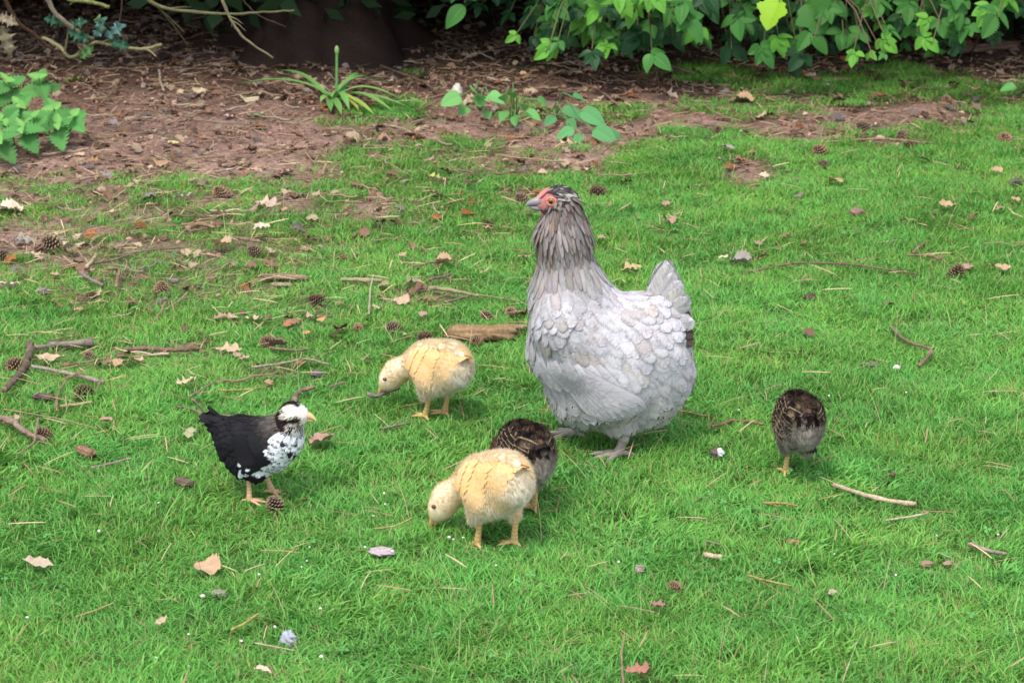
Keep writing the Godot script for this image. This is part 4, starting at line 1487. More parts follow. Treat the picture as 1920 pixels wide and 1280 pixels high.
func lush(x: float, z: float) -> float:
	# how much grass grows here, 0 to 1
	var k := 0
	while k < verge.size() - 2 and verge[k + 1].x < x:
		k += 1
	var t := clampf((x - verge[k].x) / (verge[k + 1].x - verge[k].x), 0, 1)
	var edge := lerpf(verge[k].y, verge[k + 1].y, t)
	var n := patchy.get_noise_2d(x * 2.2, z * 2.2) * 0.28 + patchy.get_noise_2d(x * 9.0, z * 9.0) * 0.20
	var g := smoothstep(edge - 0.10, edge + 0.16, z + n)
	var worn := smoothstep(-4.0, -5.4, z) * 0.46 * (0.40 + 1.4 * smoothstep(0.4, -0.9, x))
	g *= 1.0 - worn * (0.6 + 1.6 * maxf(0.0, patchy.get_noise_2d(x * 6.0 + 50.0, z * 8.0)))
	for b in bald:
		var d := Vector2((x - b[0]) / b[2], (z - b[1]) / b[3]).length() + n * 1.8
		g *= 1.0 - b[4] * smoothstep(1.15, 0.45, d)
	for b in isles:
		var d := Vector2((x - b[0]) / b[2], (z - b[1]) / b[3]).length() + n * 1.8
		g = maxf(g, b[4] * smoothstep(1.1, 0.5, d))
	return clampf(g, 0, 1)

func build_ground() -> void:
	var xs := []
	var zs := []
	for q in [-90.0, -40.0, -18.0, -9.0, -5.0]:
		xs.append(q)
	for i in 126:
		xs.append(-3.1 + i * 0.05)
	for q in [5.0, 9.0, 18.0, 40.0, 90.0]:
		xs.append(q)
	for q in [-90.0, -40.0, -20.0, -14.0, -11.0]:
		zs.append(q)
	for i in 170:
		zs.append(-9.5 + i * 0.045)
	for q in [-1.0, 1.0, 4.0, 10.0, 25.0, 60.0]:
		zs.append(q)
	var m := Mesher.new()
	var n := FastNoiseLite.new()
	n.seed = 77
	n.frequency = 1.0
	m.sheet(zs.size(), xs.size(), func(i, j):
		var x: float = xs[j]
		var z: float = zs[zs.size() - 1 - i]
		var g := lush(x, z)
		var y := land(x, z)
		if absf(x) < 3.2 and z < -2.0 and z > -9.5:
			y += (n.get_noise_2d(x * 5.0, z * 5.0) * 0.020 + n.get_noise_2d(x * 14.0, z * 14.0) * 0.012) * (1.0 - g)
			y -= 0.004
		var soil := lin(0.60, 0.385, 0.315).lerp(lin(0.29, 0.175, 0.135), clampf(0.28 + 0.9 * n.get_noise_2d(x * 3.0, z * 4.0) + 0.85 * smoothstep(-6.2, -6.8, z), 0, 1)).lerp(lin(0.085, 0.055, 0.042), 0.75 * smoothstep(-6.5, -7.0, z))  # humus tone at the back, painted darker to deepen the canopy shade
		var thatch := lin(0.10, 0.200, 0.045).lerp(lin(0.19, 0.185, 0.080), clampf(0.3 + n.get_noise_2d(x * 8.0, z * 8.0), 0, 1))
		if absf(x) > 3.2 or z > -2.2:
			thatch = lin(0.07, 0.19, 0.035)
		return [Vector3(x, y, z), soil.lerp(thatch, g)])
	var mat := plain(Color(1, 1, 1), 0.95, 0.2, 0.0, grain(0.02, 4, 0.6, 1.0, 1024, 6), grain(0.03, 9, 0.0, 1.0, 1024, 6), 1.2, 2.3)
	var o := mesh_node("ground", m.build(), mat, self)
	o.set_meta("kind", "structure")
	tag(o, "mown lawn running into a bare reddish earth bed", "ground")

func crumbs() -> void:
	# loose earth, needles and scraps of old leaves
	var r := rand(61)
	var at := []
	var cols := PackedColorArray()
	var ball := Mesher.new()
	ball.ball(Vector3.ZERO, Vector3(1, 0.7, 0.85), Color(1, 1, 1), 4, 6)
	for i in ball.v.size():
		ball.v[i] *= 1.0 + 0.25 * sin(i * 12.9)
	for i in 16000:
		var x := r.randf_range(-2.3, 2.3)
		var z := r.randf_range(-8.4, -3.2)
		var g := lush(x, z)
		if r.randf() < g * 1.3 or (z > -5.0 and r.randf() < 0.7):
			continue
		var s := 0.0016 + 0.0075 * pow(r.randf(), 4.0)
		var k := r.randf_range(0.6, 1.3)
		at.append(Transform3D(Basis.from_euler(Vector3(r.randf() * 6, r.randf() * 6, 0)) * s, Vector3(x, land(x, z) + s * 0.2, z)))
		cols.append(lin(0.33 * k, 0.19 * k, 0.15 * k))
	var o := many("earth_crumbs", ball.build(), plain(Color(1, 1, 1), 0.95, 0.2), self, at, cols)
	tag(o, "loose crumbs of reddish earth over the bare bed", "earth")
	# needles and straws
	var nm := Mesher.new()
	nm.sheet(5, 2, func(i, j):
		var t: float = i / 4.0 - 0.5
		return [Vector3(t, 0.10 * (0.25 - t * t), (j - 0.5) * 0.030 * (1.0 if i in [1, 2, 3] else 0.5)), Color(1, 1, 1)])
	at = []
	cols = PackedColorArray()
	for i in 60000:
		var x := r.randf_range(-2.3, 2.3)
		var z := r.randf_range(-8.3, -2.8)
		var g := lush(x, z)
		var odds := 1.0 - g * (0.91 - 0.20 * smoothstep(0.4, -0.6, x) * smoothstep(-3.3, -4.2, z))
		odds *= 0.35 + 0.65 * clampf(0.5 + 1.5 * patchy.get_noise_2d(x * 4.0 + 9.0, z * 4.0), 0, 1)
		if r.randf() > odds:
			continue
		var l := r.randf_range(0.018, 0.065)
		var y := land(x, z) + 0.003 + r.randf() * 0.006 + g * 0.016
		var b := Basis(Vector3.UP, r.randf() * TAU) * Basis(Vector3.BACK, r.randf_range(-0.2, 0.2)) * Basis(Vector3.RIGHT, r.randf_range(-0.6, 0.6))
		at.append(Transform3D(b * Basis.from_scale(Vector3(l, l, l * r.randf_range(0.6, 1.4))), Vector3(x, y, z)))
		var k := r.randf_range(0.55, 1.2)
		var c := lin(0.30, 0.175, 0.11) if r.randf() < 0.5 else lin(0.50, 0.37, 0.23)
		cols.append(c * k)
	o = many("needle_litter", nm.build(), plain(Color(1, 1, 1), 0.85, 0.3), self, at, cols)
	tag(o, "fallen needles and bits of straw over bed and worn grass", "litter")
	# broken bits of twig
	for v in 3:
		var tw := Mesher.new()
		var p := []
		var rr := []
		for i in 8:
			p.append(Vector3(i / 7.0 - 0.5, 0.02 * sin(i * 1.9 + v), 0.035 * sin(i * 0.7 + v * 2.0) + 0.025 * r.randf()))
			rr.append(0.022 * (1.2 - 0.7 * i / 7.0))
		tw.tube(p, rr, 5, func(_t): return Color(1, 1, 1), 0.15, r)
		if v == 2:
			tw.tube([p[3], p[3] + Vector3(0.12, 0.03, 0.14), p[3] + Vector3(0.22, 0.05, 0.24)], [0.014, 0.010, 0.006], 5, func(_t): return Color(1, 1, 1))
		at = []
		cols = PackedColorArray()
		for i in 1500:
			var x := r.randf_range(-2.3, 2.3)
			var z := r.randf_range(-8.0, -3.6)
			var g := lush(x, z)
			if r.randf() > (1.0 - g) * (1.0 - g) * 0.55 + 0.12 * smoothstep(0.1, -0.7, x) * smoothstep(-3.9, -4.5, z):
				continue
			var l := r.randf_range(0.03, 0.12)
			at.append(Transform3D(Basis(Vector3.UP, r.randf() * TAU) * Basis(Vector3.BACK, r.randf_range(-0.12, 0.12)) * l, Vector3(x, land(x, z) + 0.006 + g * 0.012, z)))
			var k := r.randf_range(0.6, 1.2)
			cols.append((lin(0.27, 0.18, 0.125) if r.randf() < 0.75 else lin(0.36, 0.29, 0.21)) * k)
		o = many("twig_litter", tw.build(), plain(Color(1, 1, 1), 0.9, 0.2), self, at, cols)
		tag(o, ["broken bits of straight twig over bed and worn grass", "bent bits of twig among the dead leaves", "forked bits of twig among the needles"][v], "litter")
	# scraps of leaf
	at = []
	cols = PackedColorArray()
	for i in 16000:
		var x := r.randf_range(-2.3, 2.3)
		var z := r.randf_range(-8.3, -3.0)
		var g := lush(x, z)
		var odds := pow(1.0 - g, 1.7) * 0.85 + 0.030 * smoothstep(-3.4, -5.0, z) * (2.2 * smoothstep(0.15, -0.5, x) * smoothstep(-4.0, -4.5, z) + 0.05)
		odds *= 0.5 + clampf(0.5 + 1.6 * patchy.get_noise_2d(x * 3.0 + 31.0, z * 3.0), 0, 1)
		if r.randf() > odds:
			continue
		var l := 0.010 + 0.036 * pow(r.randf(), 1.9)
		var b := Basis(Vector3.UP, r.randf() * TAU) * Basis(Vector3.BACK, r.randf_range(-0.5, 0.5)) * Basis(Vector3.RIGHT, r.randf_range(-0.5, 0.5))
		at.append(Transform3D(b * l, Vector3(x, land(x, z) + 0.005 + g * 0.014, z)))
		var k := r.randf_range(0.4, 1.2)
		var pick := r.randf()
		var c := lin(0.21, 0.125, 0.085) if pick < 0.5 else lin(0.44, 0.33, 0.23) if pick < 0.82 else lin(0.24, 0.20, 0.19) if pick < 0.95 else lin(0.34, 0.13, 0.05)
		cols.append(c * k)
	for v in 2:
		var half := []
		var hc := PackedColorArray()
		for i in range(v, at.size(), 2):
			half.append(at[i])
			hc.append(cols[i])
		o = many("leaf_litter", leaf_mesh(["lobed", "oval"][v], 91 + v), plain(Color(1, 1, 1), 0.85, 0.3, 0.1), self, half, hc)
		tag(o, ["scraps of brown lobed leaves scattered over the bed", "small curled brown leaf scraps scattered over the bed"][v], "litter")

func tuft_mesh(seed_: int, n: int, broad: float) -> ArrayMesh:
	var r := rand(seed_)
	var m := Mesher.new()
	var set_ := r.randf() * TAU
	for i in n:
		var an := r.randf() * TAU
		var rad := 0.030 * sqrt(r.randf())
		var at := Vector3(cos(an) * rad, 0, sin(an) * rad)
		var dir := set_ + r.randfn(0, 1.1)
		var h := r.randf_range(0.015, 0.032) * (1.25 if r.randf() < 0.12 else 1.0)
		var lean := r.randf_range(0.2, 1.2) * h
		var d := Vector3(cos(dir), 0, sin(dir))
		var s := Vector3(-d.z, 0, d.x).rotated(Vector3.UP, r.randf_range(-0.8, 0.8)) * broad * r.randf_range(0.6, 1.35) * 0.5
		var green := lin(0.104, 0.352, 0.058).lerp(lin(0.198, 0.470, 0.093), r.randf()) * r.randf_range(0.72, 1.18)
		if r.randf() < 0.06:
			green = lin(0.34, 0.31, 0.13) * r.randf_range(0.7, 1.2)
		var foot := green.lerp(lin(0.22, 0.30, 0.10), 0.55)
		var o := m.v.size()
		for k in 4:
			var t := k / 3.0
			var p := at + Vector3.UP * h * (t - 0.32 * t * t * (lean / h)) + d * lean * t * t
			var c := foot.lerp(green, minf(1.0, t * 1.8))
			if k < 3:
				var w: float = [0.85, 1.0, 0.75][k]
				m.v.append_array([p - s * w, p + s * w])
				m.c.append_array([c, c])
			else:
				m.v.append(p)
				m.c.append(c.lerp(lin(0.20, 0.34, 0.09), 0.3))
		m.t.append_array([o, o + 2, o + 1, o + 1, o + 2, o + 3, o + 2, o + 4, o + 3, o + 3, o + 4, o + 5, o + 4, o + 6, o + 5])
	return m.build()

func grow_grass() -> void:
	var r := rand(71)
	var spots := {}
	for q in cleared:
		var reach := int(ceil(q.z / 0.05)) + 1
		for dx in range(-reach, reach + 1):
			for dz in range(-reach, reach + 1):
				spots.get_or_add(Vector2i(int(floor(q.x / 0.05)) + dx, int(floor(q.y / 0.05)) + dz), []).append(q)
	var at := [[], [], [], [], [], []]
	var cols := [PackedColorArray(), PackedColorArray(), PackedColorArray(), PackedColorArray(), PackedColorArray(), PackedColorArray()]
	var hue := FastNoiseLite.new()
	hue.seed = 15
	hue.frequency = 1.0
	for i in 80000:
		var x := r.randf_range(-2.4, 2.4)
		var z := r.randf_range(-7.0, -2.3)
		var g := lush(x, z)
		if r.randf() > pow(g, 1.3) * 1.05:
			continue
		var tall := 0.70 + 0.50 * hue.get_noise_2d(x * 3.0, z * 3.0) + 0.35 * hue.get_noise_2d(x * 11.0, z * 11.0)
		tall *= lerpf(0.62, 1.0, g)
		for q: Vector3 in spots.get(Vector2i(int(floor(x / 0.05)), int(floor(z / 0.05))), []):
			if Vector2(x - q.x, z - q.y).length() < q.z:
				tall *= 0.34
				break
		var t := hue.get_noise_2d(x * 1.6 + 20.0, z * 1.6)
		var u := hue.get_noise_2d(x * 7.0, z * 7.0 + 40.0)
		var k := 1.0 + 0.14 * t + 0.16 * u
		var yellow := 0.5 * hue.get_noise_2d(x * 4.0 + 70.0, z * 4.0) + 0.25 * (1.0 - g)
		var v := r.randi() % 5
		if hue.get_noise_2d(x * 2.3 - 30.0, z * 2.3) > 0.22 and z > -4.2 and r.randf() < 0.5:
			v = 5
		tall = clampf(tall, 0.24, 1.5)
		var b := Basis(Vector3.UP, r.randfn(0.0, 1.0) + 2.0 * t) * Basis.from_scale(Vector3(1.0, tall, 1.0) * r.randf_range(0.85, 1.15))
		at[v].append(Transform3D(b, Vector3(x, land(x, z) - 0.002, z)))
		cols[v].append(Color(k * (1.0 + 0.55 * yellow), k * (1.0 + 0.06 * yellow), k * (1.0 - 0.15 * yellow)))
	var mat := plain(Color(1, 1, 1), 0.50, 0.35, 0.65)
	for v in 6:
		var o := many("grass", tuft_mesh(100 + v, 28 if v < 5 else 18, 0.0017 if v < 5 else 0.0034), mat, self, at[v], cols[v])
		tag(o, ["short fine green grass of the lawn", "short grass leaning over the lawn", "fine grass thinning out towards the bed", "green lawn grass round the birds", "mown grass under the litter", "broader bladed grass in the near lawn"][v], "grass")
	# clover and other small leaves down in the turf
	var cm := Mesher.new()
	for i in 3:
		var an := i * TAU / 3
		var d := Vector3(cos(an), 0, sin(an))
		var e := Vector3(-d.z, 0, d.x)
		var o := cm.v.size()
		cm.v.append_array([Vector3(0, 0, 0), d * 0.55 + e * 0.42 + Vector3(0, 0.14, 0), d * 1.0 + e * 0.22, d * 0.9, d * 1.0 - e * 0.22, d * 0.55 - e * 0.42 + Vector3(0, 0.14, 0)])
		for q in 6:
			cm.c.append(Color(1, 1, 1) if q != 3 else Color(1.25, 1.2, 1.2))
		cm.t.append_array([o, o + 2, o + 1, o, o + 3, o + 2, o, o + 4, o + 3, o, o + 5, o + 4])
	var ca := []
	var cc := PackedColorArray()
	for i in 9000:
		var x := r.randf_range(-2.0, 2.0)
		var z := r.randf_range(-6.2, -2.6)
		if hue.get_noise_2d(x * 4.5 + 90.0, z * 4.5) < 0.22 or r.randf() > lush(x, z):
			continue
		var l := r.randf_range(0.004, 0.008)
		ca.append(Transform3D(Basis(Vector3.UP, r.randf() * TAU) * Basis(Vector3.RIGHT, r.randf_range(-0.5, 0.5)) * l, Vector3(x, land(x, z) + r.randf_range(0.010, 0.021), z)))
		cc.append(lin(0.10, 0.29, 0.075) * r.randf_range(0.75, 1.25))
	tag(many("clover", cm.build(), plain(Color(1, 1, 1), 0.6, 0.3, 0.4), self, ca, cc), "small patches of clover leaves low in the turf", "clover")
	# thin pale stalks that stand above the rest
	var sm := Mesher.new()
	sm.sheet(6, 2, func(i, j):
		var t: float = i / 5.0
		return [Vector3((j - 0.5) * 0.016 * (1.0 - 0.5 * t), t, 0.30 * t * t), Color(1, 1, 1)])
	var sa := []
	var sc := PackedColorArray()
	for i in 1500:
		var x := r.randf_range(-2.0, 2.0)
		var z := r.randf_range(-5.4, -2.6)
		if r.randf() > lush(x, z):
			continue
		var l := r.randf_range(0.03, 0.085)
		sa.append(Transform3D(Basis(Vector3.UP, r.randf() * TAU) * Basis(Vector3.RIGHT, r.randf_range(0.0, 0.9)) * l, Vector3(x, land(x, z), z)))
		sc.append(lin(0.34, 0.42, 0.17).lerp(lin(0.45, 0.36, 0.20), r.randf()) * r.randf_range(0.7, 1.1))
	tag(many("grass_stalk", sm.build(), plain(Color(1, 1, 1), 0.6, 0.3, 0.3), self, sa, sc), "thin pale grass stalks standing above the lawn", "grass")

# ------------------------------------------------------------------ the scene
func _ready() -> void:
	var cam := Camera3D.new()
	cam.name = "camera"
	cam.position = Vector3(0, CAM_H, 0)
	cam.rotation_degrees = Vector3(-PITCH, 0, 0)
	var lens := CameraAttributesPhysical.new()
	lens.frustum_focal_length = 12.0 / (640.0 / FOCAL)
	lens.frustum_focus_distance = 4.15
	lens.exposure_aperture = 13.0
	lens.frustum_near = 0.1
	lens.frustum_far = 400.0
	cam.attributes = lens
	add_child(cam)
	cam.far = 400.0
	cam.current = true

	var we := WorldEnvironment.new()
	we.name = "world_environment"
	var env := Environment.new()
	env.background_mode = Environment.BG_SKY
	var sky := Sky.new()
	var sm := ProceduralSkyMaterial.new()
	sm.sky_top_color = Color(0.86, 0.89, 0.95)
	sm.sky_horizon_color = Color(0.80, 0.83, 0.87)
	sm.sky_curve = 0.2
	sm.ground_bottom_color = Color(0.20, 0.25, 0.16)
	sm.ground_horizon_color = Color(0.45, 0.48, 0.44)
	sky.sky_material = sm
	env.sky = sky
	env.tonemap_mode = Environment.TONE_MAPPER_LINEAR
	env.tonemap_exposure = 2.25
	env.sdfgi_enabled = true
	env.ssao_enabled = true
	env.ssil_enabled = true
	we.environment = env
	add_child(we)

	var sun := DirectionalLight3D.new()
	sun.name = "sun"
	sun.light_energy = 0.50
	sun.light_color = Color(1.0, 0.97, 0.92)
	sun.light_angular_distance = 15.0
	sun.shadow_enabled = true
	sun.rotation_degrees = Vector3(-62, -28, 0)
	add_child(sun)

	lay_out()
	for k in ["contour", "hackle", "fluff", "flight", "streaked", "spotted", "quill"]:
		feathers[k] = [feather_mesh(k, 1), feather_mesh(k, 2), feather_mesh(k, 3), feather_mesh(k, 4)]
	fuzz = down_mesh(5)
	soft_vane = plain(Color(1, 1, 1), 0.85, 0.2, 0.15)
	bark = plain(Color(1, 1, 1), 0.9, 0.25, 0.0, grain(0.03, 12, 0.62, 1.0, 512, 5), grain(0.04, 13, 0.0, 1.0, 512, 5), 0.25, 9.0)
	for i in 4:
		cone_set.append(cone_mesh(200 + i, [1.0, 0.75, 1.15, 0.5][i]))

	build_ground()
	tree_cover()
	shrubs()
	nettle()
	strap_clump()
	plants_and_branches()
	build_hen()
	chick("chick", "buff chick pecking at a grey stick, left of the hen", on_ground(822, 786), deg_to_rad(134), 0.97, "buff", 301, "chicks round the hen")
	chick("chick", "buff chick in front, walking with its head down over the grass", on_ground(932, 1024) + Vector3(0.005, 0, 0.0), deg_to_rad(130), 1.02, "buff", 302, "chicks round the hen").rotation.z = -0.17
	chick("chick", "dark speckled chick half hidden behind the front buff chick", on_ground(985, 962), deg_to_rad(112), 0.98, "speckled", 303, "chicks round the hen")
	chick("chick", "dark speckled chick seen from behind at right, one leg lifted", on_ground(1494, 898), deg_to_rad(98), 0.94, "speckled", 304, "chicks round the hen")
	chick("chick", "black chick with white speckled breast and face standing at left", on_ground(480, 930), deg_to_rad(-10), 1.08, "black", 305, "chicks round the hen")
	lying_things()
	crumbs()
	grow_grass()

func plants_and_branches() -> void:
	var fresh := lin(0.13, 0.36, 0.10)
	weed("weed", "pale green weed with broad leaves in front of the white scrap", on_ground(905, 205), [[868, 190, 0.075, 0.075, 200], [892, 185, 0.10, 0.080, 60], [905, 190, 0.075, 0.060, 265], [918, 186, 0.08, 0.06, 330], [878, 205, 0.04, 0.05, 235], [910, 212, 0.035, 0.045, 290]], "round", lin(0.16, 0.40, 0.12), 81)
	weed("weed", "upright weed with several broad leaves right of the pale green weed", on_ground(962, 232), [[950, 215, 0.06, 0.06, 250], [975, 205, 0.09, 0.07, 70], [948, 190, 0.11, 0.075, 100], [985, 215, 0.06, 0.06, 330], [965, 222, 0.05, 0.055, 270], [1005, 195, 0.07, 0.05, 30], [962, 190, 0.13, 0.06, 85]], "ovate", fresh, 82)
	weed("weed", "trailing green plant with long leaves ending in a yellowed one", on_ground(1035, 215), [[1050, 210, 0.05, 0.085, 350], [1070, 190, 0.07, 0.07, 40], [1040, 222, 0.03, 0.06, 230], [1085, 215, 0.06, 0.10, 325], [1062, 228, 0.035, 0.055, 300], [1110, 245, 0.03, 0.10, 320], [1090, 255, 0.02, 0.07, 250], [1135, 250, 0.025, 0.075, 10], [1075, 245, 0.03, 0.07, 200]], "ovate", lin(0.11, 0.32, 0.12), 83)
	weed("weed", "small serrated green plant at the right edge beyond the lawn", on_ground(1915, 172), [[1890, 165, 0.03, 0.06, 190], [1905, 160, 0.05, 0.07, 110], [1925, 168, 0.04, 0.06, 250], [1940, 160, 0.05, 0.07, 30], [1960, 165, 0.04, 0.07, 0]], "nettle", fresh, 84)
	weed("weed", "tiny nettle seedling in the shade under the bramble at right", on_ground(1750, 108), [[1740, 95, 0.05, 0.045, 150], [1755, 92, 0.06, 0.05, 30], [1750, 100, 0.04, 0.04, 260], [1765, 102, 0.03, 0.04, 330], [1735, 104, 0.03, 0.04, 210]], "nettle", lin(0.11, 0.34, 0.08), 85)
	# branches of the holly at left
	var olive := lin(0.30, 0.27, 0.14)
	var grey := lin(0.27, 0.22, 0.16)
	var dk := lin(0.030, 0.090, 0.050)
	hanging_branch("holly_branch", "holly branch hanging low over the bed with a few dark spiny leaves", [[70, -90, 6.1], [92, 5, 6.1], [118, 38, 6.1], [158, 68, 6.12], [175, 72, 6.14]], 0.0075, 0.0052, grey, [], 91)
	hanging_branch("holly_branch", "knobbly holly twig with a cut end and a tuft of blue green leaves", [[80, 70, 6.25], [112, 88, 6.2], [128, 106, 6.16], [150, 100, 6.13], [175, 80, 6.12], [215, 85, 6.1], [262, 92, 6.08], [303, 84, 6.06]], 0.0050, 0.0042, olive, [[168, 76, 6.11, 150.0, 0.062, dk], [180, 70, 6.10, 70.0, 0.060, lin(0.055, 0.13, 0.10)], [198, 70, 6.10, 40.0, 0.062, lin(0.07, 0.15, 0.14)], [205, 78, 6.09, 350.0, 0.055, dk], [190, 62, 6.12, 100.0, 0.048, lin(0.12, 0.20, 0.06)], [122, 44, 6.12, 160.0, 0.055, dk], [128, 48, 6.12, 20.0, 0.05, dk], [175, 85, 6.1, 220.0, 0.05, lin(0.08, 0.17, 0.05)]], 92, [[0.25, 128, 48, 6.15], [0.38, 152, 92, 6.12], [0.9, 292, 106, 6.05], [0.62, 230, 62, 6.1]])
	hanging_branch("bare_branch", "long thin bare branch reaching right across the dark shade", [[255, -25, 6.4], [290, 8, 6.4], [340, 20, 6.4], [430, 26, 6.4], [500, 22, 6.4], [552, 20, 6.4]], 0.0055, 0.0022, lin(0.20, 0.19, 0.10), [], 93, [[0.25, 358, 13, 6.4], [0.18, 352, 85, 6.45], [0.12, 345, 60, 6.42]])
	hanging_branch("bare_branch", "curved bare twig hanging down to the right in front of the trunk", [[400, -80, 6.2], [418, 4, 6.2], [438, 45, 6.2], [462, 75, 6.2], [512, 108, 6.2]], 0.0052, 0.0022, lin(0.30, 0.26, 0.15), [], 94, [[0.55, 460, 58, 6.2], [0.5, 455, 45, 6.2], [0.52, 434, 50, 6.2]])
	hanging_branch("bare_branch", "reddish brown dead twig slanting down behind the nettle", [[0, -20, 6.25], [30, 38, 6.3], [60, 62, 6.35], [96, 92, 6.4]], 0.0060, 0.0035, lin(0.17, 0.10, 0.07), [], 95)
	hanging_branch("bare_branch", "short mossy branch end at the very top left", [[95, -30, 6.2], [125, -3, 6.2], [160, 2, 6.2], [205, 13, 6.2]], 0.0060, 0.0045, lin(0.26, 0.28, 0.10), [], 96, [[0.5, 130, 8, 6.2]])
	hanging_branch("dead_twig", "thin dark dead twig hanging straight down under the shade", [[232, -40, 6.6], [228, 5, 6.6], [221, 55, 6.6]], 0.0025, 0.0015, lin(0.12, 0.07, 0.05), [], 97)
	hanging_branch("dead_twig", "thin brown dead twig slanting across the foot of the trunk", [[440, -20, 6.8], [480, 25, 6.8], [535, 50, 6.8]], 0.0022, 0.0012, lin(0.13, 0.08, 0.055), [], 98)
	hanging_branch("dry_holly_leaf", "pair of withered brown spiny holly leaves at the left edge", [[-60, -30, 5.9], [-20, 10, 5.9], [2, 40, 5.9]], 0.003, 0.002, lin(0.2, 0.14, 0.09), [[-6, 30, 5.88, 345.0, 0.052, lin(0.30, 0.24, 0.17)], [0, 48, 5.88, 292.0, 0.078, lin(0.20, 0.17, 0.11)], [-12, 40, 5.9, 200.0, 0.07, lin(0.18, 0.15, 0.10)]], 99)
	split_wood("fallen_log", "straight brown log lying aslant in the bed at the far right", "log", 1848, 90, 150, 20, 24, lin(0.27, 0.17, 0.12), 401)

